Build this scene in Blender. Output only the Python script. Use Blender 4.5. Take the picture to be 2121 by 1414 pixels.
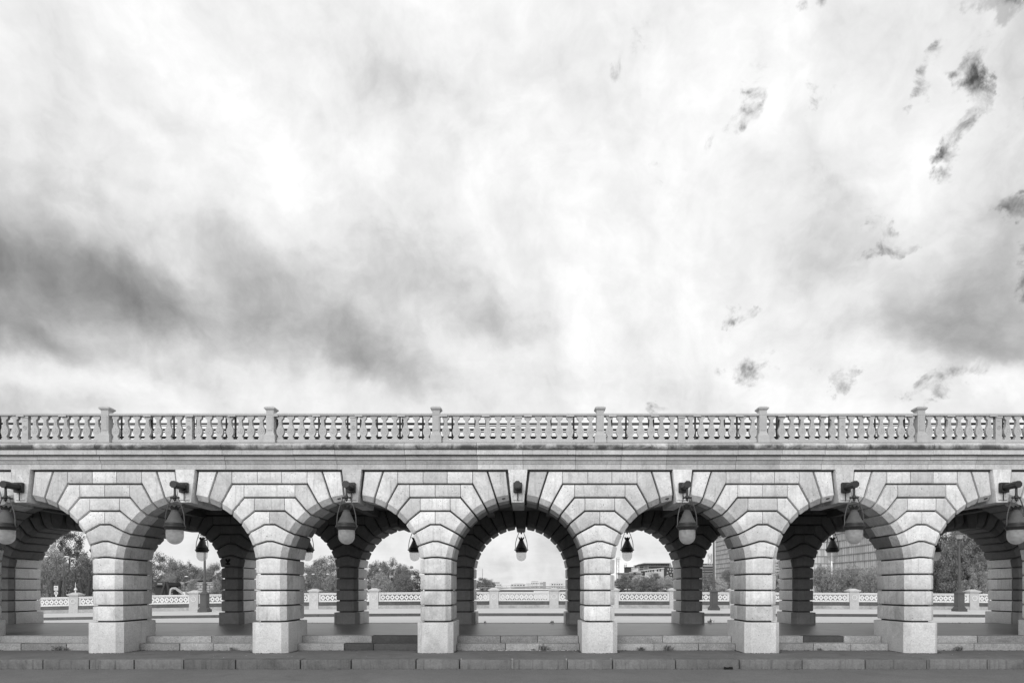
import bpy, bmesh, math, random
from math import sin, cos, tan, pi, radians, sqrt, atan2
from mathutils import Vector, Matrix, Euler

random.seed(11)
scene = bpy.context.scene
for o in list(bpy.data.objects):
    bpy.data.objects.remove(o)
COL = scene.collection

# ------------------------------------------------------------------ camera
F, CX, CY, IW, IH = 1275.0, 1093.0, 1219.0, 2121.0, 1414.0   # focal length, vanishing point and size of the photograph in its pixels
CAMZ = 1.559
cam = bpy.data.cameras.new('camera')
cam_ob = bpy.data.objects.new('camera', cam)
COL.objects.link(cam_ob)
cam_ob.location = (0, 0, CAMZ)
cam_ob.rotation_euler = (radians(90), 0, 0)
cam.sensor_width = 36.0
cam.lens = F / IW * 36.0
cam.shift_x = -(CX - IW / 2) / IW
cam.shift_y = (CY - IH / 2) / IW
cam.clip_start = 0.1
cam.clip_end = 9000
scene.camera = cam_ob

# ------------------------------------------------------------------ view
scene.view_settings.view_transform = 'Standard'
scene.view_settings.look = 'None'
scene.view_settings.exposure = 0.40
scene.view_settings.gamma = 1.0
scene.view_settings.use_curve_mapping = False
scene.render.engine = 'CYCLES'
scene.cycles.use_denoising = True
scene.cycles.max_bounces = 7
scene.cycles.diffuse_bounces = 4
scene.cycles.glossy_bounces = 3
scene.cycles.transmission_bounces = 6
scene.cycles.transparent_max_bounces = 8
scene.cycles.caustics_reflective = False
scene.cycles.caustics_refractive = False

SUN_EL, SUN_AZ = radians(24), radians(196)      # azimuth clockwise from +Y (the way the camera looks)
SKY_STRENGTH = 0.05
SKY_CLOUD = .77

# ------------------------------------------------------------------ node helpers
class NT:
    def __init__(s, tree):
        s.t = tree; s.n = tree.nodes; s.l = tree.links
        s.n.clear()
    def node(s, typ, **kw):
        nd = s.n.new(typ)
        for k, v in kw.items():
            setattr(nd, k, v)
        return nd
    def put(s, sock, v):
        if v is None: return
        if isinstance(v, bpy.types.NodeSocket): s.l.new(v, sock)
        else: sock.default_value = v
    def math(s, op, a, b=None, c=None, clamp=False):
        nd = s.node('ShaderNodeMath', operation=op, use_clamp=clamp)
        s.put(nd.inputs[0], a); s.put(nd.inputs[1], b); s.put(nd.inputs[2], c)
        return nd.outputs[0]
    def vmath(s, op, a, b=None, scale=None):
        nd = s.node('ShaderNodeVectorMath', operation=op)
        s.put(nd.inputs[0], a); s.put(nd.inputs[1], b)
        if scale is not None: s.put(nd.inputs['Scale'], scale)
        return nd.outputs['Value'] if op in ('LENGTH', 'DOT_PRODUCT', 'DISTANCE') else nd.outputs['Vector']
    def noise(s, vec, scale, detail=4, rough=0.55, dist=0.0, color=False):
        nd = s.node('ShaderNodeTexNoise')
        s.put(nd.inputs['Vector'], vec)
        nd.inputs['Scale'].default_value = scale; nd.inputs['Detail'].default_value = detail
        nd.inputs['Roughness'].default_value = rough; nd.inputs['Distortion'].default_value = dist
        return nd.outputs['Color'] if color else nd.outputs['Fac']
    def maprange(s, v, a, b, c, d, kind='SMOOTHSTEP'):
        nd = s.node('ShaderNodeMapRange', interpolation_type=kind)
        s.put(nd.inputs['Value'], v)
        for i, x in zip(('From Min', 'From Max', 'To Min', 'To Max'), (a, b, c, d)): s.put(nd.inputs[i], x)
        return nd.outputs['Result']
    def gray(s, v):
        nd = s.node('ShaderNodeCombineColor')
        for i in range(3): s.put(nd.inputs[i], v)
        return nd.outputs['Color']
    def mapping(s, vec, loc=(0,0,0), rot=(0,0,0), scale=(1,1,1), kind='POINT'):
        nd = s.node('ShaderNodeMapping', vector_type=kind)
        s.put(nd.inputs['Vector'], vec)
        nd.inputs['Location'].default_value = loc; nd.inputs['Rotation'].default_value = rot; nd.inputs['Scale'].default_value = scale
        return nd.outputs['Vector']
    def sepxyz(s, v):
        nd = s.node('ShaderNodeSeparateXYZ'); s.put(nd.inputs[0], v); return nd.outputs

# ------------------------------------------------------------------ sky
def ray(px, py):
    return Vector(((px - CX) / F, 1.0, (CY - py) / F)).normalized()

def build_world():
    w = bpy.data.worlds.new('World'); scene.world = w; w.use_nodes = True
    t = NT(w.node_tree)
    out = t.node('ShaderNodeOutputWorld')
    d = t.node('ShaderNodeTexCoord').outputs['Generated']
    d = t.vmath('NORMALIZE', d)
    w1 = t.vmath('SUBTRACT', t.noise(d, 2.6, 4, .55, color=True), (.5, .5, .5))
    w2 = t.vmath('SUBTRACT', t.noise(d, 13.0, 5, .62, color=True), (.5, .5, .5))
    soft = t.vmath('ADD', d, t.vmath('ADD', t.vmath('SCALE', w1, scale=.20), t.vmath('SCALE', w2, scale=.05)))
    crisp = t.vmath('ADD', d, t.vmath('ADD', t.vmath('SCALE', w1, scale=.06), t.vmath('SCALE', w2, scale=.085)))
    def blob(vec, px, py, rx, ry, ang, amount):
        d0 = ray(px, py)
        ex = (ray(px + 1, py) - d0); ey = (ray(px, py + 1) - d0)
        k = ex.length
        ex.normalize(); ey = (ey - ex * ey.dot(ex)).normalized()
        a = ex * cos(radians(ang)) + ey * sin(radians(ang))
        b = ey * cos(radians(ang)) - ex * sin(radians(ang))
        R = Matrix((a, b, a.cross(b))).transposed()
        m = t.mapping(vec, d0, R.to_euler('XYZ'), (rx * k, ry * k, .9), 'TEXTURE')
        return t.maprange(t.vmath('LENGTH', m), 0.0, 1.0, amount, 0.0, 'SMOOTHERSTEP')
    def total(vec, lst):
        s = None
        for bl in lst:
            v = blob(vec, *bl)
            s = v if s is None else t.math('ADD', s, v)
        return s
    # cloud deck seen in perspective, for the parts nobody shaped one by one
    z = t.sepxyz(d)['Z']
    zz = t.math('ADD', t.math('ABSOLUTE', z), .22)
    cmb = t.node('ShaderNodeCombineXYZ')
    for i in range(3): t.put(cmb.inputs[i], zz)
    deck = t.vmath('DIVIDE', d, cmb.outputs[0])
    deck = t.mapping(deck, (3.1, .7, 0), (0, 0, radians(-28)), (.75, 1.5, 1))
    big = t.noise(deck, 1.15, 7, .56, .35)
    wisp = t.noise(deck, 4.2, 8, .60, .6)
    fine = t.noise(d, 21.0, 7, .62, .25)
    # billows: the same lumpy field looked up twice, a little apart, gives each lump a lit and a shaded side
    lump = t.vmath('ADD', d, t.vmath('ADD', t.vmath('SCALE', w1, scale=.16), t.vmath('SCALE', w2, scale=.035)))
    def relief(sc, det, rough, off):
        n0 = t.noise(lump, sc, det, rough, .1)
        n1 = t.noise(t.vmath('ADD', lump, off), sc, det, rough, .1)
        return t.math('SUBTRACT', n0, n1)
    r1 = relief(5.5, 7, .56, (.045, 0, .05))
    r2 = relief(15.0, 7, .60, (.014, 0, .018))
    dark = total(soft, [
        (-60, 600, 760, 270, 6, .25), (420, 590, 1000, 330, 14, .11), (-100, 250, 500, 300, 10, .06), (300, 625, 620, 130, 14, .15), (-80, 440, 460, 260, 0, .13), (80, 690, 420, 90, 14, .08),
        (700, 665, 400, 120, 32, .15), (800, 735, 240, 75, 28, .11), (900, 590, 400, 140, 28, .12), (520, 560, 560, 160, 22, .03),
        (150, 720, 380, 60, 14, .08), (170, 140, 460, 120, 28, .11), (860, 170, 420, 150, 30, .06),
        (20, 830, 560, 110, 4, .17), (1020, 690, 150, 60, 15, .10), (540, 360, 50, 240, -24, .03),
        (2130, 670, 500, 230, 4, .29), (2080, 480, 320, 270, -30, .17), (1740, 500, 310, 160, 32, .14),
        (1640, 330, 220, 90, 25, .05), (1830, 690, 400, 100, 5, .10), (1990, 760, 260, 90, -10, .07),
        (1180, 130, 280, 220, 20, .04), (940, 780, 120, 50, 20, .05), (2090, 150, 230, 300, 0, .10), (1800, 120, 260, 120, 20, .04),
        (1330, 560, 260, 90, 10, .03), (1000, 1140, 1500, 130, 0, .07)])
    lite = total(crisp, [(1290, 1172, 40, 36, 0, .14), (560, 330, 380, 100, 54, .06), (1290, 480, 560, 360, 0, .04),
                         (1900, 420, 90, 110, 0, .06), (2060, 790, 150, 70, 0, .12), (1660, 215, 120, 60, 0, .05)])
    tone = t.math('SUBTRACT', .975, dark)
    tone = t.math('ADD', tone, lite)
    tone = t.math('ADD', tone, t.math('MULTIPLY', t.math('SUBTRACT', big, .5), .14))
    tone = t.math('ADD', tone, t.math('MULTIPLY', t.math('SUBTRACT', wisp, .5), .08))
    tone = t.math('ADD', tone, t.math('MULTIPLY', t.math('SUBTRACT', fine, .5), .04))
    tone = t.math('ADD', tone, t.math('MULTIPLY', r1, .42))
    tone = t.math('ADD', tone, t.math('MULTIPLY', r2, .20))
    tone = t.math('SUBTRACT', tone, t.math('MULTIPLY', t.math('MAXIMUM', t.math('SUBTRACT', tone, .90), 0.0), .35))
    tone = t.math('MAXIMUM', tone, .12)
    cloud = t.math('POWER', tone, 2.2)
    # open sky between the clouds
    ragged = t.vmath('ADD', crisp, t.vmath('SCALE', t.vmath('SUBTRACT', t.noise(d, 30.0, 6, .6, color=True), (.5, .5, .5)), scale=.05))
    gap = total(ragged, [
        (1550, 205, 50, 80, 8, .52), (1990, 225, 50, 140, 14, .66), (1958, 325, 56, 56, 0, .7), (2016, 140, 56, 80, 24, .6),
        (1836, 512, 96, 40, -8, .85), (1824, 464, 90, 40, 0, .5), (2106, 402, 110, 48, 4, 1.05), (2122, 545, 60, 125, -8, 1.0),
        (1572, 748, 110, 46, -16, .50), (1535, 648, 56, 28, 0, .48), (1742, 792, 84, 36, 24, .48), (1945, 800, 150, 54, -22, .58),
        (2056, 0, 130, 40, 0, 1.), (1908, 150, 46, 66, 14, .5), (1690, 215, 60, 36, 0, .36), (1310, 95, 50, 90, 20, .24), (1660, 18, 70, 40, 0, .34),
        (1470, 300, 30, 100, 30, .28), (1365, 380, 20, 110, 0, .25), (1370, 842, 80, 20, 0, .4), (2030, 80, 60, 60, 30, .4), (2085, 230, 60, 90, 20, .35)])
    gn = t.noise(d, 22.0, 9, .62, .5)
    thin = t.maprange(t.noise(d, 26.0, 6, .58, .3), .36, .62, .35, 1.0)
    gap = t.math('ADD', gap, t.math('MULTIPLY', t.math('SUBTRACT', gn, .505), t.maprange(gap, .0, .30, 0, 3.2)))
    gap = t.math('MULTIPLY', t.maprange(gap, .14, 1.0, 0, 1.0), thin)
    sky = t.node('ShaderNodeTexSky', sky_type='NISHITA')
    sky.sun_disc = False; sky.sun_elevation = SUN_EL; sky.sun_rotation = SUN_AZ
    sky.air_density = 1.0; sky.dust_density = 1.2
    red = t.node('ShaderNodeSeparateColor'); t.put(red.inputs[0], sky.outputs[0])
    bg1 = t.node('ShaderNodeBackground'); t.put(bg1.inputs[0], t.gray(red.outputs[0])); bg1.inputs[1].default_value = SKY_STRENGTH
    bg2 = t.node('ShaderNodeBackground'); t.put(bg2.inputs[0], t.gray(cloud)); bg2.inputs[1].default_value = SKY_CLOUD
    mix = t.node('ShaderNodeMixShader')
    t.put(mix.inputs[0], gap); t.l.new(bg2.outputs[0], mix.inputs[1]); t.l.new(bg1.outputs[0], mix.inputs[2])
    t.l.new(mix.outputs[0], out.inputs['Surface'])
    w.cycles.sampling_method = 'MANUAL'; w.cycles.sample_map_resolution = 512
build_world()

sun = bpy.data.lights.new('sun', 'SUN'); sun.energy = 1.5; sun.angle = radians(40); sun.color = (1, 1, 1)
sun_ob = bpy.data.objects.new('sun', sun); COL.objects.link(sun_ob)
sd = Vector((sin(SUN_AZ) * cos(SUN_EL), cos(SUN_AZ) * cos(SUN_EL), sin(SUN_EL)))
sun_ob.rotation_euler = sd.to_track_quat('Z', 'Y').to_euler(); sun_ob.location = sd * 60

# ------------------------------------------------------------------ materials
def new_mat(name):
    m = bpy.data.materials.new(name); m.use_nodes = True
    t = NT(m.node_tree)
    out = t.node('ShaderNodeOutputMaterial')
    bs = t.node('ShaderNodeBsdfPrincipled'); t.l.new(bs.outputs[0], out.inputs['Surface'])
    return m, t, bs, out

def rough_mat(name, base, rough=.85, vary=.07, grain=.2, gscale=18., stain=.25, sscale=1.3, pits=0., pscale=60., bump=.25, spec=.3, streak=0., patches=0.):
    m, t, bs, out = new_mat(name)
    ob = t.node('ShaderNodeObjectInfo').outputs['Random']
    tc = t.node('ShaderNodeTexCoord').outputs['Object']
    off = t.vmath('SCALE', (37.1, 91.7, 53.3), scale=ob)
    v = t.vmath('ADD', tc, off)
    g = t.maprange(t.noise(v, gscale, 6, .70), .28, .72, 0, 1, 'LINEAR')
    s = t.noise(v, sscale, 5, .6, .4)
    val = t.math('MULTIPLY', base, t.math('ADD', 1 - vary, t.math('MULTIPLY', ob, 2 * vary)))
    val = t.math('MULTIPLY', val, t.math('ADD', 1 - grain * .5, t.math('MULTIPLY', g, grain)))
    val = t.math('MULTIPLY', val, t.math('ADD', 1.0, t.math('MULTIPLY', t.math('SUBTRACT', s, .5), stain * 2)))
    mot = t.noise(v, sscale * 4.3, 5, .65, .5)
    val = t.math('MULTIPLY', val, t.math('ADD', 1.0, t.math('MULTIPLY', t.math('SUBTRACT', mot, .5), stain * 1.3)))
    h = g
    if pits:
        p = t.noise(v, pscale, 3, .6)
        area = t.noise(v, 3.1, 2, .5)
        p = t.math('MULTIPLY', t.maprange(p, .62, .70, 0, 1), t.maprange(area, .42, .62, .15, 1))
        val = t.math('MULTIPLY', val, t.math('SUBTRACT', 1.0, t.math('MULTIPLY', p, pits)))
        h = t.math('SUBTRACT', g, t.math('MULTIPLY', p, .9))
    if streak:
        vs = t.mapping(v, scale=(9, 9, .55))
        k = t.noise(vs, 1.6, 4, .6)
        val = t.math('MULTIPLY', val, t.math('SUBTRACT', 1.0, t.math('MULTIPLY', t.maprange(k, .52, .75, 0, 1), streak)))
    if patches:
        k = t.noise(v, .9, 6, .7, .8)
        val = t.math('MULTIPLY', val, t.math('SUBTRACT', 1.0, t.math('MULTIPLY', t.maprange(k, .5, .72, 0, 1), patches)))
    t.put(bs.inputs['Base Color'], t.gray(val))
    bs.inputs['Roughness'].default_value = rough; bs.inputs['Specular IOR Level'].default_value = spec
    if bump:
        b = t.node('ShaderNodeBump'); b.inputs['Strength'].default_value = bump; b.inputs['Distance'].default_value = .012
        t.put(b.inputs['Height'], h); t.l.new(b.outputs[0], bs.inputs['Normal'])
    return m

M = {}
M['stone']   = rough_mat('limestone', .64, vary=.19, grain=.30, gscale=20, stain=.38, sscale=1.9, pits=.8, pscale=30, streak=.24, patches=.24)
M['inner_shade']    = rough_mat('shaded_limestone', .17, vary=.16, grain=.2, gscale=20, stain=.34, sscale=1.5, pits=.3, pscale=42, streak=.22)  # interior shade put into the colour of the far row's inward stones
M['soffit_shade']  = rough_mat('shaded_soffit_limestone', .26, vary=.2, grain=.2, gscale=20, stain=.34, sscale=1.5, pits=.3, pscale=42, streak=.2)  # shade under the near arches put into the inner pieces' colour
M['lit_side']   = rough_mat('lit_side_limestone', .74, vary=.12, grain=.3, gscale=24, stain=.25, sscale=1.8, pits=.5, pscale=36, streak=.2)  # paler copy: light on the far row's side faces put into the colour
M['plinth_dark'] = rough_mat('shaded_plinth_stone', .19, vary=.12, grain=.25, gscale=40, stain=.4, sscale=1.6, streak=.2)  # shade on the far plinths' inward slab put into the colour
M['step_dark'] = rough_mat('blackened_step_granite', .07, vary=.2, grain=.6, gscale=30, stain=.5, sscale=1.2)
M['plinth']  = rough_mat('plinth_stone', .60, vary=.06, grain=.42, gscale=30, stain=.22, sscale=2.2, pits=.6, pscale=34, patches=.22)
M['mortar']  = rough_mat('mortar', .07, vary=0, grain=.3, gscale=30, stain=.3)
M['cornice'] = rough_mat('cornice_stone', .55, vary=.13, grain=.3, gscale=24, stain=.34, sscale=1.9, pits=.55, pscale=40, streak=.22, patches=.14)
M['rail']    = rough_mat('painted_balustrade', .43, rough=.6, vary=.06, grain=.16, gscale=40, stain=.22, sscale=3, bump=.08)
M['step']    = rough_mat('step_granite', .27, vary=.24, grain=.9, gscale=30, stain=.4, sscale=1.2, patches=.25)
M['kerb']    = rough_mat('kerb_granite', .15, vary=.18, grain=.45, gscale=30, stain=.45, sscale=1.6, streak=.45, patches=.35)
M['asphalt'] = rough_mat('road_asphalt', .15, rough=.8, vary=0, grain=.55, gscale=34, stain=.22, sscale=.7, bump=.35, patches=.16)
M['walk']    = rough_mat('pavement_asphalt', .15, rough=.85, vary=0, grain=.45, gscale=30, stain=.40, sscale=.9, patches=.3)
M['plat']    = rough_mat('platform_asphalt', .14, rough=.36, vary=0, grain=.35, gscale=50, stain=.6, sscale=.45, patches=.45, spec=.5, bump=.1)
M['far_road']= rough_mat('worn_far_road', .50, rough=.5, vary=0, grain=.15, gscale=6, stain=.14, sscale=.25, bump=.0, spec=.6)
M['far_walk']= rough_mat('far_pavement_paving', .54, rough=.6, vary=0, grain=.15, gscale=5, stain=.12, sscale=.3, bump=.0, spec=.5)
M['far_kerb']= rough_mat('far_kerb_granite', .12, vary=.1, grain=.2, gscale=15, stain=.3)
M['par_lite']= rough_mat('pale_parapet_stone', .68, vary=.05, grain=.12, gscale=9, stain=.12, bump=.05)
M['par_post']= rough_mat('parapet_post_stone', .48, vary=.08, grain=.2, gscale=8, stain=.25, sscale=2.5, bump=.1)
M['par_dark']= rough_mat('mossy_parapet_base', .10, vary=.1, grain=.4, gscale=7, stain=.5, sscale=1.6, bump=.1)
M['par_base']= rough_mat('stained_parapet_foot', .36, vary=.06, grain=.3, gscale=6, stain=.55, sscale=1.2, bump=.1)
M['iron']    = rough_mat('dark_iron', .022, rough=.5, vary=.1, grain=.2, gscale=30, stain=.3, bump=.05, spec=.4)
M['hood']    = rough_mat('weathered_lamp_hood', .085, rough=.55, vary=.1, grain=.2, gscale=40, stain=.35, sscale=9, bump=.05)
M['post']    = rough_mat('painted_lamp_post', .085, rough=.45, vary=.05, grain=.1, gscale=20, stain=.2, bump=.0)
M['pipe']    = rough_mat('dark_pipe', .03, rough=.6, vary=.2, grain=.2, gscale=20, stain=.3, bump=.0)
M['brace']   = rough_mat('brace_metal', .06, rough=.5, vary=.1, grain=.1, gscale=20, stain=.2, bump=.0)
M['deck']    = rough_mat('deck_concrete', .14, vary=0, grain=.3, gscale=6, stain=.5, sscale=.8)
M['bark']    = rough_mat('bark', .06, vary=.2, grain=.4, gscale=9, stain=.3, bump=.3)
M['pale_wall']=rough_mat('pale_render', .62, vary=.06, grain=.05, gscale=1, stain=.08, sscale=.1, bump=0)
M['grey_wall']=rough_mat('grey_cladding', .36, vary=.1, grain=.05, gscale=1, stain=.1, sscale=.1, bump=0)
M['dark_wall']=rough_mat('dark_cladding', .06, vary=.1, grain=.05, gscale=1, stain=.1, sscale=.1, bump=0)
M['window']  = rough_mat('dark_window', .045, rough=.15, vary=.3, grain=0, stain=0, bump=0, spec=.6)
M['white']   = rough_mat('white_paint', .75, rough=.5, vary=.02, grain=.05, gscale=5, stain=.06, bump=0)
M['land']    = rough_mat('bank_ground', .12, vary=0, grain=.3, gscale=.3, stain=.3, sscale=.05, bump=0)
M['block']   = rough_mat('quay_block_stone', .42, vary=.10, grain=.2, gscale=2, stain=.2, sscale=.8, bump=0)
M['hole']    = rough_mat('dark_slot', .012, vary=0, grain=0, stain=0, bump=0)
M['skin']    = rough_mat('skin', .42, rough=.6, vary=0, grain=.05, stain=.05, bump=0)
M['shirt']   = rough_mat('white_shirt', .72, rough=.9, vary=0, grain=.05, stain=.08, sscale=6, bump=0)
M['trouser'] = rough_mat('grey_trousers', .30, rough=.9, vary=0, grain=.05, stain=.1, sscale=6, bump=0)
M['hair']    = rough_mat('dark_hair', .02, rough=.6, vary=0, grain=.2, stain=.1, bump=0)
M['litter']  = rough_mat('pale_litter', .5, vary=.3, grain=.2, stain=.1, bump=0)

def leaf_mat(name, val, trans=.3):
    m, t, bs, out = new_mat(name)
    geo = t.node('ShaderNodeNewGeometry').outputs['Random Per Island']
    ob = t.node('ShaderNodeObjectInfo').outputs['Random']
    v = t.math('MULTIPLY', val, t.math('ADD', .5, t.math('MULTIPLY', geo, 1.0)))
    v = t.math('MULTIPLY', v, t.math('ADD', .8, t.math('MULTIPLY', ob, .4)))
    c = t.gray(v)
    t.put(bs.inputs['Base Color'], c); bs.inputs['Roughness'].default_value = .5; bs.inputs['Specular IOR Level'].default_value = .35
    tr = t.node('ShaderNodeBsdfTranslucent'); t.put(tr.inputs[0], c)
    mx = t.node('ShaderNodeMixShader'); mx.inputs[0].default_value = trans
    t.l.new(bs.outputs[0], mx.inputs[1]); t.l.new(tr.outputs[0], mx.inputs[2]); t.l.new(mx.outputs[0], out.inputs['Surface'])
    return m
M['leaf']  = leaf_mat('foliage', .27)
M['leaf_lite'] = leaf_mat('pale_foliage', .40)
M['leaf_dark'] = leaf_mat('dark_foliage', .14)

def glass_mat(name='frosted_lamp_glass', lo=.6, hi=.92, clear=.62):
    m, t, bs, out = new_mat(name)
    tc = t.node('ShaderNodeTexCoord').outputs['Object']
    n = t.noise(t.mapping(tc, scale=(6, 6, 14)), 1.2, 4, .6, .5)
    c = t.gray(t.maprange(n, .3, .7, lo, hi))
    t.put(bs.inputs['Base Color'], c); bs.inputs['Roughness'].default_value = .18; bs.inputs['Specular IOR Level'].default_value = .6
    tl = t.node('ShaderNodeBsdfTranslucent'); tl.inputs[0].default_value = (.95, .95, .95, 1)
    tp = t.node('ShaderNodeBsdfTransparent'); tp.inputs[0].default_value = (.95, .95, .95, 1)
    m1 = t.node('ShaderNodeMixShader'); m1.inputs[0].default_value = .55
    t.l.new(bs.outputs[0], m1.inputs[1]); t.l.new(tl.outputs[0], m1.inputs[2])
    m2 = t.node('ShaderNodeMixShader'); m2.inputs[0].default_value = clear
    t.l.new(m1.outputs[0], m2.inputs[1]); t.l.new(tp.outputs[0], m2.inputs[2])
    t.l.new(m2.outputs[0], out.inputs['Surface'])
    return m
M['lamp_glass'] = glass_mat()
M['dusty_glass'] = glass_mat('dusty_lamp_glass', .30, .62, .22)

def water_mat():
    m, t, bs, out = new_mat('river_water')
    tc = t.node('ShaderNodeTexCoord').outputs['Object']
    n = t.noise(t.mapping(tc, scale=(1, .35, 1)), .8, 5, .6)
    bs.inputs['Base Color'].default_value = (.05, .05, .05, 1); bs.inputs['Roughness'].default_value = .12
    b = t.node('ShaderNodeBump'); b.inputs['Strength'].default_value = .25; b.inputs['Distance'].default_value = .2
    t.put(b.inputs['Height'], n); t.l.new(b.outputs[0], bs.inputs['Normal'])
    return m
M['water'] = water_mat()

def tower_glass_mat():
    m, t, bs, out = new_mat('tower_shutter_glass')
    tc = t.node('ShaderNodeTexCoord').outputs['Object']
    x = t.sepxyz(tc)
    def cell(a, s): return t.math('FLOOR', t.math('MULTIPLY', a, s))
    cmb = t.node('ShaderNodeCombineXYZ')
    t.put(cmb.inputs[0], cell(x['X'], 1 / 1.3)); t.put(cmb.inputs[1], cell(x['Y'], 1 / 1.3)); t.put(cmb.inputs[2], cell(x['Z'], 1 / 2.9))
    wn = t.node('ShaderNodeTexWhiteNoise', noise_dimensions='3D'); t.put(wn.inputs['Vector'], cmb.outputs[0])
    v = t.maprange(wn.outputs['Value'], 0, 1, .42, .72, 'LINEAR')
    t.put(bs.inputs['Base Color'], t.gray(v)); bs.inputs['Roughness'].default_value = .25; bs.inputs['Specular IOR Level'].default_value = .5
    return m
M['tower_glass'] = tower_glass_mat()

def cornice_stain(m):
    # dark lichen that has settled along the rounded top moulding in broken patches
    t = NT.__new__(NT); t.t = m.node_tree; t.n = t.t.nodes; t.l = t.t.links
    bs = next(n for n in t.n if n.type == 'BSDF_PRINCIPLED')
    src = bs.inputs['Base Color'].links[0].from_socket
    tc = t.node('ShaderNodeTexCoord').outputs['Object']
    z = t.sepxyz(tc)['Z']
    n = t.noise(tc, 2.3, 7, .72, .6)
    n2 = t.noise(tc, .45, 3, .5)
    band = t.math('MULTIPLY', t.maprange(z, 4.87, 4.93, 0, 1), t.maprange(z, 4.96, 5.06, 1, .15))
    k = t.maprange(t.math('ADD', n, t.math('MULTIPLY', t.math('SUBTRACT', n2, .5), .7)), .36, .6, 0, .80)
    k = t.math('MULTIPLY', k, band)
    mul = t.math('SUBTRACT', 1.0, k)
    mx = t.node('ShaderNodeVectorMath', operation='SCALE'); t.l.new(src, mx.inputs[0]); t.put(mx.inputs['Scale'], mul)
    t.l.new(mx.outputs['Vector'], bs.inputs['Base Color'])
cornice_stain(M['cornice'])

# ------------------------------------------------------------------ object helpers
def link(name, me, parent=None, mat=None, **props):
    o = bpy.data.objects.new(name, me); COL.objects.link(o)
    if mat is not None and me is not None and len(me.materials) == 0: me.materials.append(mat)
    if parent is not None: o.parent = parent
    for k, v in props.items(): o[k] = v
    return o

def empty(name, label, cat, loc=(0, 0, 0), group=None):
    o = bpy.data.objects.new(name, None); COL.objects.link(o)
    o.location = loc; o['label'] = label; o['category'] = cat; o.empty_display_size = .3
    if group: o['group'] = group
    return o

def finish(bm, name, smooth=None):
    bmesh.ops.recalc_face_normals(bm, faces=bm.faces[:])
    me = bpy.data.meshes.new(name); bm.to_mesh(me); bm.free()
    if smooth:
        me.polygons.foreach_set('use_smooth', [True] * len(me.polygons))
        me.set_sharp_from_angle(angle=radians(smooth))
    return me

def obj(name, bm, mat, parent=None, smooth=None, **props):
    return link(name, finish(bm, name, smooth), parent, mat, **props)

def add_box(bm, x0, x1, y0, y1, z0, z1):
    v = [bm.verts.new(p) for p in ((x0,y0,z0),(x1,y0,z0),(x1,y1,z0),(x0,y1,z0),(x0,y0,z1),(x1,y0,z1),(x1,y1,z1),(x0,y1,z1))]
    return [bm.faces.new([v[i] for i in f]) for f in ((0,1,5,4),(1,2,6,5),(2,3,7,6),(3,0,4,7),(4,5,6,7),(3,2,1,0))]

def box_bm(*a, bevel=0, seg=1):
    bm = bmesh.new(); add_box(bm, *a)
    if bevel: bmesh.ops.bevel(bm, geom=bm.edges[:], offset=bevel, segments=seg, profile=.5, affect='EDGES', clamp_overlap=True)
    return bm

def add_tube(bm, pts, r, n=8, caps=True):
    pts = [Vector(p) for p in pts]; rings = []
    rr = r if isinstance(r, (list, tuple)) else [r] * len(pts)
    for i, p in enumerate(pts):
        d = (pts[min(i + 1, len(pts) - 1)] - pts[max(i - 1, 0)]).normalized()
        up = Vector((0, 0, 1)) if abs(d.z) < .9 else Vector((0, 1, 0))
        a = d.cross(up).normalized(); b = d.cross(a)
        rings.append([bm.verts.new(p + a * rr[i] * cos(2*pi*k/n) + b * rr[i] * sin(2*pi*k/n)) for k in range(n)])
    for i in range(len(rings) - 1):
        for k in range(n):
            bm.faces.new((rings[i][k], rings[i][(k+1) % n], rings[i+1][(k+1) % n], rings[i+1][k]))
    if caps:
        bm.faces.new(rings[0][::-1]); bm.faces.new(rings[-1])

def add_lathe(bm, prof, n=16, c=(0, 0, 0)):
    rings = []
    for r, z in prof:
        rings.append([bm.verts.new((c[0] + r*cos(2*pi*k/n), c[1] + r*sin(2*pi*k/n), c[2] + z)) for k in range(n)] if r > 1e-6 else [bm.verts.new((c[0], c[1], c[2] + z))])
    for a, b in zip(rings, rings[1:]):
        for k in range(n):
            q = [a[k % len(a)], a[(k+1) % len(a)], b[(k+1) % len(b)], b[k % len(b)]]
            u = []
            for v in q:
                if v not in u: u.append(v)
            if len(u) > 2: bm.faces.new(u)
    if len(rings[0]) > 1: bm.faces.new(rings[0][::-1])
    if len(rings[-1]) > 1: bm.faces.new(rings[-1])

def add_prism(bm, poly, y0, y1):
    a = [bm.verts.new((x, y0, z)) for x, z in poly]; b = [bm.verts.new((x, y1, z)) for x, z in poly]
    bm.faces.new(a[::-1]); bm.faces.new(b)
    n = len(poly)
    for i in range(n): bm.faces.new((a[i], a[(i+1) % n], b[(i+1) % n], b[i]))

def Z(py, d): return CAMZ + (CY - py) * d / F
def X(px, d): return (px - CX) * d / F

# ================================================================== ground, roads, water
def sheet(name, xs, ys, zf, mat, **props):
    bm = bmesh.new()
    g = [[bm.verts.new((x, y, zf(x, y))) for x in xs] for y in ys]
    for j in range(len(ys) - 1):
        for i in range(len(xs) - 1):
            bm.faces.new((g[j][i], g[j][i+1], g[j+1][i+1], g[j+1][i]))
    me = bpy.data.meshes.new(name); bm.to_mesh(me); bm.free()
    me.polygons.foreach_set('use_smooth', [True] * len(me.polygons))
    props.setdefault('kind', 'structure')
    return link(name, me, None, mat, **props)

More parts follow.
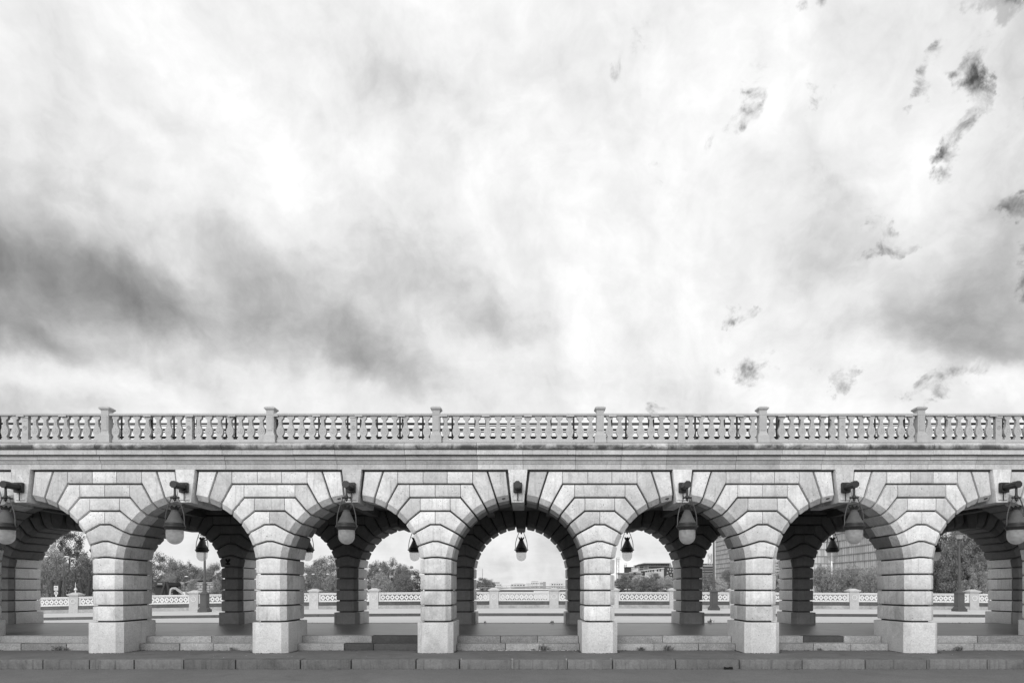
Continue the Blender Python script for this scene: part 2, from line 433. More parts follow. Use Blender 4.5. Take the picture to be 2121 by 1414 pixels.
def drop(x): return .35 * (x / 34.0) ** 2 if x < 0 else .13 * (x / 34.0) ** 2
LX = [-80 + 5 * i for i in range(33)]
KERB_Y, STEP1_Y, STEP2_Y, PLAT_Z = 13.52, 15.65, 15.95, .345
sheet('near_road', [-80, 80], [-14, 13.6], lambda x, y: -.20, M['asphalt'])
pav = sheet('pavement', [-80, 80], [KERB_Y + .29, 23.2], lambda x, y: 0, M['walk'])
sheet('near_side_pavement', [-80, 80], [-60, -14], lambda x, y: -.05, M['walk'])
# kerb stones of the near pavement, joints where the photograph has them
kj = [X(p, KERB_Y) for p in (-130, -15, 88, 185, 277.5, 380, 488, 622, 727, 861.5, 952, 1060, 1175, 1269, 1399.5, 1532, 1662, 1792.5, 1920, 2046, 2160, 2290)]
for i in range(len(kj) - 1):
    a, b = kj[i] + .011, kj[i+1] - .011
    bm = bmesh.new()
    dy = random.uniform(-.008, .008); dz = random.uniform(-.004, .006)
    add_box(bm, a, b, KERB_Y + dy, KERB_Y + .30, -.26, .006 + dz)
    bmesh.ops.bevel(bm, geom=[e for e in bm.edges if all(v.co.z > 0 for v in e.verts) or all(v.co.y < KERB_Y + .1 for v in e.verts)], offset=.018, segments=2, profile=.5, affect='EDGES')
    obj('kerb_stone', bm, M['kerb'], pav, 40)
# raised platform under the viaduct with its two granite steps
plat = sheet('platform', [-80, 80], [STEP2_Y + .28, 21.95], lambda x, y: PLAT_Z - .004, M['plat'])
bm = box_bm(-80, 80, 21.95, 22.2, -.1, PLAT_Z); obj('platform_edge', bm, M['step'], plat)

# ================================================================== the viaduct
Kpx = [-633, -291, 47, 386, 730, 1072.5, 1412.5, 1747, 2072, 2400, 2725]
KX = [X(p, 15.0) for p in Kpx]
viaduct = empty('viaduct', 'long pale rusticated stone arcade viaduct with balustrade crossing the whole picture', 'viaduct', (0, 15, 0))
H0, RS, CH, ZC = 2.006, 1.631, .125, Z(1172, 15)
TH = [radians(6.4 + 10.97 * k) for k in range(8)]
ZF = {2: Z(1085.7, 15), 3: Z(1057.7, 15), 4: Z(1029.8, 15), 5: Z(1001.9, 15)}
ZTOP = Z(974.8, 15)
PIER_W = .375
YF, YB = 15.0, 16.41
ROWS = {'near': (YF, YB), 'far': (YF + .424 * 15, YF + .518 * 15)}
def P(k): return (H0 - RS * cos(TH[k]), ZC + RS * sin(TH[k]))
def arc(k0, k1, n=2):
    a0 = TH[k0] if k0 is not None else 0.0
    return [(H0 - RS * cos(a0 + (TH[k1] - a0) * i / n), ZC + RS * sin(a0 + (TH[k1] - a0) * i / n)) for i in range(n + 1)]
def U(k, z): return H0 - (z - ZC) / tan(TH[k])
U2, U3, U4, U5 = (U(k, ZF[k]) for k in (2, 3, 4, 5))
U6, U7 = U(6, ZTOP), U(7, ZTOP)
E0 = ZC + (H0 - .07) * tan(TH[0]); E1 = ZC + (H0 - .07) * tan(TH[1])
J, B, I = 0, 1, 2           # joint with a groove, plain butt joint, intrados
def mir(poly):              # [(u, z, tag of the edge leaving the point)] mirrored
    pts = [(-u, z) for u, z, t in poly][::-1]; tags = [t for u, z, t in poly]
    n = len(tags); tg = [tags[(n - 2 - i) % n] for i in range(n)]
    return [(p[0], p[1], t) for p, t in zip(pts, tg)]
def A(k0, k1): return [(u, z, I) for u, z in arc(k0, k1)[:-1]]
def courses():
    zb = Z(1188.3, 15)
    out = []
    r0 = [(PIER_W, zb, I)] + A(None, 0) + [P(0) + (J,), (.07, E0, J)]
    l0 = mir(r0)
    out.append(('springer_stone', [(-PIER_W, zb, J)] + r0 + [(-.07, E0, J)] + [q for q in l0 if q[0] < -.071 and q[1] > zb + .001]))
    def full(k, lowz, topu, topz):
        r = A(k - 1, k) + [P(k) + (J,), (topu, topz, J)]
        l = [(-u, z) for u, z, t in r][::-1]
        n = len(A(k - 1, k))
        lt = [J, J] + [I] * n
        lt = lt[-len(l):]
        lt = [J] + [J] + [I] * n          # top-left, P(k) left..., then arc down
        l = [(p[0], p[1], tg) for p, tg in zip(l, [J] + [I] * n + [J])]
        low = [(-.07, lowz, J), (.07, lowz, J)]
        # last arc point on the left joins the lower joint
        l[-1] = (l[-1][0], l[-1][1], J)
        return r + l + low
    out.append(('springer_stone', full(1, E0, .07, E1)))
    out.append(('springer_stone', full(2, E1, U2, ZF[2])))
    z2, z3, z4, z5 = ZF[2], ZF[3], ZF[4], ZF[5]
    r3 = [(0, z2, J), (U2, z2, J)] + A(2, 3) + [P(3) + (J,), (U3, z3, J), (0, z3, B)]
    r4 = [(U3, z3, J)] + A(3, 4) + [P(4) + (J,), (U4, z4, J), (U3, z4, B)]
    r5 = [(U4, z4, J)] + A(4, 5) + [P(5) + (J,), (U5, z5, J), (U4, z5, B)]
    r6 = [(U5, z5, J)] + A(5, 6) + [P(6) + (J,), (U6, ZTOP, J), (U5, ZTOP, B)]
    r7 = A(6, 7) + [P(7) + (J,), (U7, ZTOP, J), (U6, ZTOP, J)]
    for r in (r3, r4, r5, r6, r7):
        out.append(('voussoir', r)); out.append(('voussoir', mir(r)))
    def blk(a, b, z0, z1, lb=B, rb=B): return ('spandrel_block', [(a, z0, J), (b, z0, rb), (b, z1, J), (a, z1, lb)])
    out.append(blk(-U3, U3, z3, z4))
    out.append(('split5', None))
    s = U5 / 3.1
    for a, b in ((-U5, -s), (-s, s), (s, U5)): out.append(blk(a, b, z5, ZTOP))
    return out
def inset(pts, d):
    n = len(pts); res = []
    for i in range(n):
        p0, p1, p2 = Vector(pts[i-1]), Vector(pts[i]), Vector(pts[(i+1) % n])
        e0 = (p1 - p0).normalized(); e1 = (p2 - p1).normalized()
        n0 = Vector((-e0.y, e0.x)); n1 = Vector((-e1.y, e1.x))      # inward for a counter-clockwise polygon
        d0, d1 = d[i-1], d[i]
        den = e0.x * e1.y - e0.y * e1.x
        if abs(den) < .02:
            q = p1 + (n0 * d0 + n1 * d1) / 2
            if abs(d0 - d1) > 1e-5: q = p1 + n0 * max(d0, d1)
        else:
            a = p0 + n0 * d0; b = p1 + n1 * d1
            s = ((b.x - a.x) * e1.y - (b.y - a.y) * e1.x) / den
            q = a + e0 * s
        res.append((q.x, q.y))
    return res
def stone_bm(poly, mapx, y0, y1, front, back, groove=.032, seg=2):
    pts = [(u, z) for u, z, t in poly]; tags = [t for u, z, t in poly]
    area = sum(pts[i][0] * pts[(i+1) % len(pts)][1] - pts[(i+1) % len(pts)][0] * pts[i][1] for i in range(len(pts)))
    if area < 0:
        n = len(pts); pts = pts[::-1]; tags = [tags[(n - 2 - i) % n] for i in range(n)]
    base = inset(pts, [{J: .018, B: .007, I: 0}[t] for t in tags])
    cham = inset(base, [CH if t == I else 0 for t in tags])
    loops = []
    jit = random.uniform(-.003, .003)
    if front: loops += [(cham, y0 + jit), (base, y0 + CH)]
    else: loops += [(base, y0 + .004)]
    if back: loops += [(base, y1 - CH), (cham, y1)]
    else: loops += [(base, y1 - .004)]
    bm = bmesh.new()
    vs = [[bm.verts.new((mapx(u), y - 15, z)) for u, z in lp] for lp, y in loops]
    n = len(pts)
    kind = {}
    f = bm.faces.new(vs[0]); kind[f] = 'f' if front else 'h'
    f = bm.faces.new(vs[-1][::-1]); kind[f] = 'f' if back else 'h'
    for a, b in zip(vs, vs[1:]):
        for i in range(n):
            f = bm.faces.new((a[i], a[(i+1) % n], b[(i+1) % n], b[i])); kind[f] = {J: 'j', B: 'b', I: 'f'}[tags[i]]
    bm.normal_update()
    ed = []
    for e in bm.edges:
        k = sorted(kind.get(f, '') for f in e.link_faces)
        if k == ['f', 'j']: ed.append(e)
    bmesh.ops.recalc_face_normals(bm, faces=bm.faces[:])
    if ed: bmesh.ops.bevel(bm, geom=ed, offset=groove, segments=seg, profile=.55, affect='EDGES', clamp_overlap=True)
    return bm
def rect_loop_stone(x0, x1, y0, y1, z0, z1, cl, cr, front, back, groove, seg=2, gap=.018):
    """a block of a pier: chamfered upright corners at the front and/or back end, grooves above and below"""
    a = .004
    pl = []
    if front: pl += [(x0 + cl, y0), (x1 - cr, y0), (x1, y0 + cr)]
    else: pl += [(x0, y0 + a), (x1, y0 + a)]
    if back: pl += [(x1, y1 - cr), (x1 - cr, y1), (x0 + cl, y1), (x0, y1 - cl)]
    else: pl += [(x1, y1 - a), (x0, y1 - a)]
    if front: pl += [(x0, y0 + cl)]
    bm = bmesh.new()
    lo = [bm.verts.new((x, y - 15, z0 + gap)) for x, y in pl]; hi = [bm.verts.new((x, y - 15, z1 - gap)) for x, y in pl]
    n = len(pl)
    top = bm.faces.new(hi); bot = bm.faces.new(lo[::-1]); hid = []
    for i in range(n):
        f = bm.faces.new((lo[i], lo[(i+1) % n], hi[(i+1) % n], hi[i]))
        ya, yb = pl[i][1], pl[(i+1) % n][1]
        if abs(ya - yb) < 1e-6 and ((abs(ya - y0 - a) < 1e-6 and not front) or (abs(ya - y1 + a) < 1e-6 and not back)): hid.append(f)
    bm.normal_update()
    ed = [e for e in bm.edges if (top in e.link_faces or bot in e.link_faces) and not any(h in e.link_faces for h in hid)]
    if groove: bmesh.ops.bevel(bm, geom=ed, offset=groove, segments=seg, profile=.55, affect='EDGES', clamp_overlap=True)
    return bm

def splits(y0, y1, k, far):
    L = y1 - y0
    if far: return [y0, y0 + .17, y0 + .17 + (L - .17) * random.uniform(.35, .6), y1] if k % 2 else [y0, y0 + .17, y1]  # far row: thin front slab split off to carry the shaded tone
    if k % 2: return [y0, y0 + L * random.uniform(.30, .38), y0 + L * random.uniform(.66, .76), y1]
    return [y0, y0 + L * random.uniform(.46, .56), y1]

PLZ = Z(1286.5, 15)
SHZ = [PLZ, Z(1253.6, 15), Z(1222, 15), Z(1188.3, 15)]
CRS = courses()
for row in ('near', 'far'):
    Y0, Y1 = ROWS[row]; far = row == 'far'
    base = PLAT_Z if far else 0
    mt = M['inner_shade'] if far else M['stone']
    lo, hi = (0, 10) if far else (1, 9)
    for pi_ in range(lo, hi):
        kl, kr = KX[pi_], KX[pi_ + 1]
        xp = (kl + kr) / 2; sc = (kr - kl) / 2 / H0
        def mapx(u, xp=xp, sc=sc): return xp + u * sc
        # plinth
        ys = [Y0 - .06, Y0 + (Y1 - Y0) * random.uniform(.42, .55), Y1 + .06] if not far else [Y0 - .06, Y0 + .12, Y1 + .06]  # far plinth: thin front slab carries the painted shade
        for a, b in zip(ys, ys[1:]):
            bm = rect_loop_stone(mapx(-.435), mapx(.435), a, b, base - .06, PLZ - .004, CH, CH, a == ys[0], b == ys[-1], .014)
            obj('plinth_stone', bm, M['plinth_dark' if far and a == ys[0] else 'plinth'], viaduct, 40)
        # shaft
        for k in range(3):
            ys = splits(Y0, Y1, k + pi_, far)
            for a, b in zip(ys, ys[1:]):
                bm = rect_loop_stone(mapx(-PIER_W), mapx(PIER_W), a, b, SHZ[k], SHZ[k+1], CH, CH, a == Y0, b == Y1, .034)
                obj('pier_stone', bm, M['lit_side'] if far and a != Y0 else mt, viaduct, 40)
        # springers, voussoirs and spandrel blocks
        for ci, (nm, poly) in enumerate(CRS):
            polys = [poly]
            if nm == 'split5':
                nm = 'spandrel_block'
                z4, z5 = ZF[4], ZF[5]
                if pi_ % 2: polys = [[(-U4, z4, J), (U4, z4, B), (U4, z5, J), (-U4, z5, B)]]
                else: polys = [[(-U4, z4, J), (0, z4, B), (0, z5, J), (-U4, z5, B)], [(0, z4, J), (U4, z4, B), (U4, z5, J), (0, z5, B)]]
            for pl in polys:
                if nm == 'spandrel_block':
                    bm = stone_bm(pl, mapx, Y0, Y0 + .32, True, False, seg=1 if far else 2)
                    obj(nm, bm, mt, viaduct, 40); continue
                if nm == 'voussoir': ys = [Y0, Y1] if far else [Y0, Y0 + (Y1 - Y0) * random.choice((.36, .45, .6, .7)), Y1]
                else: ys = splits(Y0, Y1, ci + pi_, far) if not far else [Y0, Y0 + .17, Y1] if ci < 2 else [Y0, Y1]
                if nm == 'springer_stone' and len(ys) == 4: ys = [ys[0], ys[1], ys[3]]
                for a, b in zip(ys, ys[1:]):
                    bm = stone_bm(pl, mapx, a, b, a == Y0, b == Y1, seg=1 if far else 2)
                    obj(nm, bm, M['soffit_shade'] if (not far and a != Y0 and ci > 1) else M['lit_side'] if (far and a != Y0) else mt, viaduct, 40)  # near inner pieces painted darker for shade, far outer pieces paler for light
        # the rubble core seen at the bottom of the grooves
        bm = bmesh.new()
        g, c2 = .085, .105
        xl, xr = mapx(-PIER_W + g), mapx(PIER_W - g)
        pl = [(xl + c2, Y0 + g), (xr - c2, Y0 + g), (xr, Y0 + g + c2), (xr, Y1 - g - c2), (xr - c2, Y1 - g), (xl + c2, Y1 - g), (xl, Y1 - g - c2), (xl, Y0 + g + c2)]
        lo_ = [bm.verts.new((x, y - 15, base - .05)) for x, y in pl]; hi_ = [bm.verts.new((x, y - 15, ZC)) for x, y in pl]
        for i in range(8): bm.faces.new((lo_[i], lo_[(i+1) % 8], hi_[(i+1) % 8], hi_[i]))
        n = 14
        for s in (-1, 1):
            prev = None
            for i in range(n + 1):
                a = pi / 2 * i / n
                cur = []
                for R, y in ((None, Y0 + g), (RS + g + c2, Y0 + g), (RS + g, Y0 + g + c2), (RS + g, Y1 - g - c2), (RS + g + c2, Y1 - g), (None, Y1 - g)):
                    if R is None:
                        R_ = RS + g + c2; u, z = H0 - R_ * cos(a), ZTOP + .02
                    else: u, z = H0 - R * cos(a), ZC + R * sin(a)
                    cur.append(bm.verts.new((mapx(s * u), y - 15, z)))
                if prev:
                    for k in range(5): bm.faces.new((prev[k], prev[k+1], cur[k+1], cur[k]))
                prev = cur
        # the strip over the pier itself
        add_box(bm, mapx(-PIER_W + g + c2 - .01), mapx(PIER_W - g - c2 + .01), Y0 + g + .001 - 15, Y1 - g - .001 - 15, ZC - .01, ZTOP + .02)
        obj('core', bm, M['mortar'], viaduct, kind='stuff')
    # keystones
    for ki in range(1 if far else 1, 10 if far else 9):
        xk = KX[ki]; sc = (KX[ki + 1] - KX[ki - 1]) / 4 / H0
        yk0, yk1 = Y0 - .07, Y1 + .05
        zb_ = Z(1040.3, 14.94)
        for a, b in ((yk0, Y0 + .65), (Y0 + .65, yk1)):
            bm = bmesh.new()
            add_prism(bm, [(xk - .150 * sc, zb_), (xk + .150 * sc, zb_), (xk + .238 * sc, Z(971.7, 14.95) - .002), (xk - .238 * sc, Z(971.7, 14.95) - .002)], a + .003 - 15, b - .003 - 15)
            bmesh.ops.bevel(bm, geom=bm.edges[:], offset=.014, segments=2, profile=.5, affect='EDGES', clamp_overlap=True)
            k = obj('keystone', bm, mt, viaduct, 40)
            if a == yk0 and not far:
                bm = box_bm(xk - .115 * sc, xk + .115 * sc, a - .022 - 15, a + .004 - 15, zb_ + .055, zb_ + .075, bevel=.005)
                obj('keystone_ledge', bm, M['stone'], k)
        if not far:
            # drain slot in the chamfer left of the key
            th = pi / 2 - radians(11.5)
            u = H0 - (RS + CH * .45) * cos(th); z = ZC + (RS + CH * .45) * sin(th)
            xs = (KX[ki - 1] + xk) / 2 + u * sc
            bm = bmesh.new(); add_box(bm, -.04, .04, -.006, .006, -.012, .012)
            o = obj('drain_slot', bm, M['hole'], viaduct); o.location = (xs, .055, z); o.rotation_euler = (radians(45), radians(-11), 0)

# ceiling and deck between the two rows
bm = box_bm(-30, 30, YB - .03 - 15, ROWS['far'][0] + .03 - 15, 4.25, 4.5); obj('ceiling', bm, M['deck'], viaduct)
bm = box_bm(-30, 30, .16, 7.7, ZTOP + .03, 5.03); obj('deck', bm, M['deck'], viaduct)
for xb in KX[1:10]:
    for dx in (-1.0, 1.0):
        bm = box_bm(xb + dx - .13, xb + dx + .13, YB - .02 - 15, ROWS['far'][0] + .02 - 15, 4.02, 4.252, bevel=.01)
        obj('ceiling_beam', bm, M['deck'], viaduct)
bm = bmesh.new(); add_tube(bm, [(-22, 3.9, 4.16), (22, 3.9, 4.16)], .025, 6); obj('ceiling_cable', bm, M['pipe'], viaduct)

# cornice, in lengths of stone
def zc_(py, d): return Z(py, d)
prof = [(.12, 5.09), (-.20, 5.065), (-.262, 5.04), (-.30, 5.00), (-.305, 4.965), (-.285, 4.925), (-.262, 4.908), (-.190, 4.906), (-.190, 4.890),
        (-.24, 4.886), (-.24, zc_(940.8, 14.76)), (-.08, zc_(940.8, 14.76) + .012), (-.08, zc_(943.3, 14.87)), (-.13, zc_(943.5, 14.87) - .004), (-.13, zc_(952, 14.87)), (-.055, zc_(952, 14.87) + .004), (-.055, zc_(953.4, 14.9)), (-.098, zc_(953.6, 14.9) - .002),
        (-.098, zc_(955, 14.90)), (-.085, zc_(956, 14.9)), (-.07, zc_(960, 14.93)), (-.05, zc_(961, 14.94)), (-.05, zc_(971.7, 14.95)), (.12, zc_(971.7, 14.95))]
cpx = [-300, -160, -40, 67, 197, 334, 458, 605, 692, 837, 987, 1083, 1193, 1289, 1384, 1530, 1622, 1711, 1802, 1935, 2034, 2140, 2290, 2420]
cx = [X(p, 14.72) for p in cpx]
for i in range(len(cx) - 1):
    bm = bmesh.new()
    dy = random.uniform(-.004, .004); dz = random.uniform(-.003, .003)
    a = [bm.verts.new((cx[i] + .004, y + dy, z + dz)) for y, z in prof]; b = [bm.verts.new((cx[i+1] - .004, y + dy, z + dz)) for y, z in prof]
    n = len(prof)
    for k in range(n): bm.faces.new((a[k], a[(k+1) % n], b[(k+1) % n], b[k]))
    bm.faces.new(a); bm.faces.new(b[::-1])
    obj('cornice_stone', bm, M['cornice'], viaduct, 28)
# recess under the cornice
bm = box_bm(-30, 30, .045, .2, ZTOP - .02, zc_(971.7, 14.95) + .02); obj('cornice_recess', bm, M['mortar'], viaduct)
# plain cornice of the far face
bm = box_bm(-30, 30, 7.66, 8.02, 4.47, 5.0, bevel=.04, seg=2); obj('far_cornice', bm, M['cornice'], viaduct)

# balustrade
BY = 15.1
def zb(py): return Z(py, BY)
post_px = [-118, 222, 562, 904, 1242.5, 1578, 1904, 2226]
pil_px = [-288, 54.6, 393, 733, 1073.5, 1411, 1743, 2066, 2390]
def pedestal_bm():
    bm = bmesh.new()
    def ring(w, d, z0, z1, w1=None, d1=None):
        w1 = w if w1 is None else w1; d1 = d if d1 is None else d1
        lo = [bm.verts.new((sx * w, sy * d, z0)) for sx, sy in ((-1,-1),(1,-1),(1,1),(-1,1))]
        hi = [bm.verts.new((sx * w1, sy * d1, z1)) for sx, sy in ((-1,-1),(1,-1),(1,1),(-1,1))]
        bm.faces.new(lo[::-1]); bm.faces.new(hi)
        for i in range(4): bm.faces.new((lo[i], lo[(i+1) % 4], hi[(i+1) % 4], hi[i]))
    ring(.140, .140, zb(918.5), zb(914.5))
    ring(.137, .137, zb(914.5), zb(903.4))
    ring(.125, .125, zb(903.4), zb(899.5), .102, .102)
    ring(.102, .102, zb(899.5), zb(896), .092, .092)
    ring(.090, .090, zb(896), zb(852))
    ring(.094, .094, zb(861), zb(859.6))
    ring(.090, .090, zb(852), zb(848.5), .128, .128)
    ring(.130, .130, zb(848.5), zb(846))
    ring(.126, .126, zb(846), zb(843.3), .085, .085)
    return bm
me_ped = finish(pedestal_bm(), 'pedestal'); me_ped.materials.append(M['rail'])
bm = box_bm(-.062, .062, -.1, -.0905, zb(893), zb(863.5), bevel=.004); me_pan = finish(bm, 'pedestal_panel'); me_pan.materials.append(M['rail'])
for p in post_px:
    o = link('pedestal', me_ped, viaduct); o.location = (X(p, BY), .1, 0)
    q = link('pedestal_panel', me_pan, o); q.location = (0, 0, 0)
def pilaster_bm():
    bm = bmesh.new()
    add_box(bm, -.085, .085, -.055, .055, zb(917.5), zb(905))
    add_box(bm, -.075, .075, -.045, .045, zb(905), zb(866.5))
    add_box(bm, -.090, .090, -.058, .058, zb(866.5), zb(862.5))
    return bm
me_pil = finish(pilaster_bm(), 'pilaster'); me_pil.materials.append(M['rail'])
bm = bmesh.new()
for k in range(16):
    a0, a1 = 2*pi*k/16, 2*pi*(k+1)/16
    q = [bm.verts.new((r * cos(a), y, zb(886) + 1.15 * r * sin(a))) for a in (a0, a1) for r in (.046, .034) for y in (-.056, -.044)]
    bm.faces.new((q[0], q[2], q[6], q[4])); bm.faces.new((q[0], q[4], q[5], q[1])); bm.faces.new((q[2], q[3], q[7], q[6]))
for zz in (zb(900), zb(872)): add_box(bm, -.035, .035, -.052, -.044, zz - .005, zz + .005)
for s in (-1, 1):
    add_box(bm, -.006 + s * .012, .006 + s * .012, -.053, -.044, zb(886) - .03, zb(886) + .03)
add_box(bm, -.02, .02, -.0535, -.044, zb(886) - .006, zb(886) + .006)
me_emb = finish(bm, 'emblem'); me_emb.materials.append(M['rail'])
for p in pil_px:
    o = link('pilaster', me_pil, viaduct); o.location = (X(p, BY), .1, 0)
    link('emblem', me_emb, o)
# a baluster: flat casting with a round belly, narrow neck and scrolled head
half = [(.074, 910.6), (.072, 907.5), (.050, 905.8), (.046, 904), (.062, 902.3), (.084, 899), (.091, 895), (.088, 891), (.070, 887), (.048, 883), (.038, 879), (.035, 871.5),
        (.040, 870), (.066, 868.4), (.085, 866.6), (.074, 865.2), (.086, 864.2), (.086, 862.3)]
bm = bmesh.new()
add_prism(bm, [(w, zb(p)) for w, p in half] + [(-w, zb(p)) for w, p in half[::-1]], -.045, .03)
me_bal = finish(bm, 'baluster'); me_bal.materials.append(M['rail'])
bm = bmesh.new()
for zz, r, w in ((zb(874.5), .013, .015), (zb(879), .011, .013)): add_box(bm, -w, w, -.052, -.044, zz - r, zz + r)
for k in range(7):
    a = radians(210 + 20 * k * 2)
    cxx, czz = .055 * cos(a), zb(893) + .058 * sin(a)
    add_box(bm, cxx - .012, cxx + .012, -.051, -.044, czz - .012, czz + .012)
add_prism(bm, [(-.022, zb(893)), (0, zb(893) - .026), (.022, zb(893)), (0, zb(893) + .03)], -.052, -.044)
me_orn = finish(bm, 'baluster_ornament'); me_orn.materials.append(M['rail'])
allp = sorted([(p, 'ped') for p in post_px] + [(p, 'pil') for p in pil_px])
for (p, ka), (q, kb) in zip(allp, allp[1:]):
    w = abs(q - p)
    for i in range(7):
        tt = .1155 + .1278 * i
        if ka == 'pil': tt = 1 - tt
        px = p + (q - p) * tt
        if px < -60 or px > 2180: continue
        o = link('baluster', me_bal, viaduct); o.location = (X(px, BY), .1 + random.uniform(-.004, .004), 0)
        link('ornament', me_orn, o)
# rails between the pedestals
for a, b in zip(post_px, post_px[1:]):
    xa, xb = X(a, BY) + .093, X(b, BY) - .093
    bm = bmesh.new()
    add_prism(bm, [(-.075, zb(862.3)), (.075, zb(862.3)), (.082, zb(860.8)), (.082, zb(858.8)), (.060, zb(857)), (-.060, zb(857)), (-.082, zb(858.8)), (-.082, zb(860.8))], xa, xb)
    bmesh.ops.rotate(bm, verts=bm.verts[:], cent=(0, 0, 0), matrix=Matrix.Rotation(radians(-90), 3, 'Z'))
    for v in bm.verts: pass
    o = obj('top_rail', bm, M['rail'], viaduct); o.location = (0, .1, 0)
    xm = X(pil_px[post_px.index(a) + 1], BY)
    for c, d in ((xa + .05, xm - .088), (xm + .088, xb - .05)):
        bm = box_bm(c, d, .04, .16, zb(917.2), zb(910.6), bevel=.006); obj('bottom_rail', bm, M['rail'], viaduct)
# braces and service pipes behind the balustrade
px = -40
while px < 2170:
    bm = bmesh.new(); add_box(bm, X(px, BY) - .02, X(px, BY) + .02, .20, .235, 5.09, zb(861)); obj('brace', bm, M['brace'], viaduct)
    bm = box_bm(X(px, BY) - .095, X(px, BY) + .095, .008, .016, zb(864.4), zb(860.4), bevel=.002); obj('brace_plate', bm, M['rail'], viaduct)
    px += 87.2
px = -60; k = 0
while px < 2170:
    bm = bmesh.new(); add_tube(bm, [(X(px, 15.6), .6, 5.0), (X(px, 15.6), .6, 5.90)], .024, 6); obj('pipe_post', bm, M['pipe'], viaduct)
    px += 47.5 if k % 3 else 61; k += 1
def wavy(z, y, r, amp, ph):
    return [(-22 + .8 * i, y, z + amp * sin(.55 * i + ph) + amp * .5 * sin(1.37 * i)) for i in range(56)]
for z, y, r, amp in ((Z(876.5, 15.6), .62, .021, .006), (Z(879.5, 15.7), .72, .011, .018), (Z(889, 15.6), .62, .027, .004), (Z(893, 15.7), .74, .013, .02), (Z(905.5, 15.6), .6, .027, .005), (Z(908, 15.75), .75, .013, .015)):
    bm = bmesh.new(); add_tube(bm, wavy(z, y, r * 1.6, amp, z * 7), r, 8); obj('service_pipe', bm, M['pipe'], viaduct, 60)
# graffiti mark on a far pier
bm = bmesh.new()
d = ROWS['far'][0] - .0
for dx, dz in ((-4, 5), (4, 5), (-2.6, 2.5), (2.6, 2.5), (0, 1), (0, -1.5), (-3.6, -4.5), (3.6, -4.5), (0, -5)):
    x, z = X(472 + dx * .8, d), Z(1163 - dz * .9, d)
    add_box(bm, x - .033, x + .033, d - .006 - 15, d + .002 - 15, z - .03, z + .03)
obj('stencil_mark', bm, M['hole'], viaduct)

# granite steps between the near piers
for i in range(1, 9):
    xa, xb = ((KX[i-1] + KX[i]) / 2 if i > 0 else KX[0]), (KX[i] + KX[i+1]) / 2
    xa = (KX[i-1] + KX[i]) / 2 + .44; xb = (KX[i] + KX[i+1]) / 2 - .44
    for (y, z0, z1, n) in ((STEP1_Y, -.05, .172, 3), (STEP2_Y, .1, PLAT_Z, 2)):
        n = n + (random.random() < .4) - (random.random() < .3)
        cuts = [xa] + sorted(xa + (xb - xa) * ((k + random.uniform(-.22, .22)) / n) for k in range(1, n)) + [xb]
        for a, b in zip(cuts, cuts[1:]):
            bm = bmesh.new(); dy = random.uniform(-.012, .012)
            add_box(bm, a + .006, b - .006, y + dy, y + .32, z0, z1 + random.uniform(-.006, .006))
            bmesh.ops.bevel(bm, geom=[e for e in bm.edges if all(v.co.y < y + .1 for v in e.verts)], offset=.016, segments=2, profile=.5, affect='EDGES')
            obj('step_stone', bm, M['step_dark' if (i == 4 and (b - a) > 0 and a > xa + .3) or (i == 7 and y == STEP2_Y and a > xa + .2 and b < xb - .2) else 'step'], plat, 40)

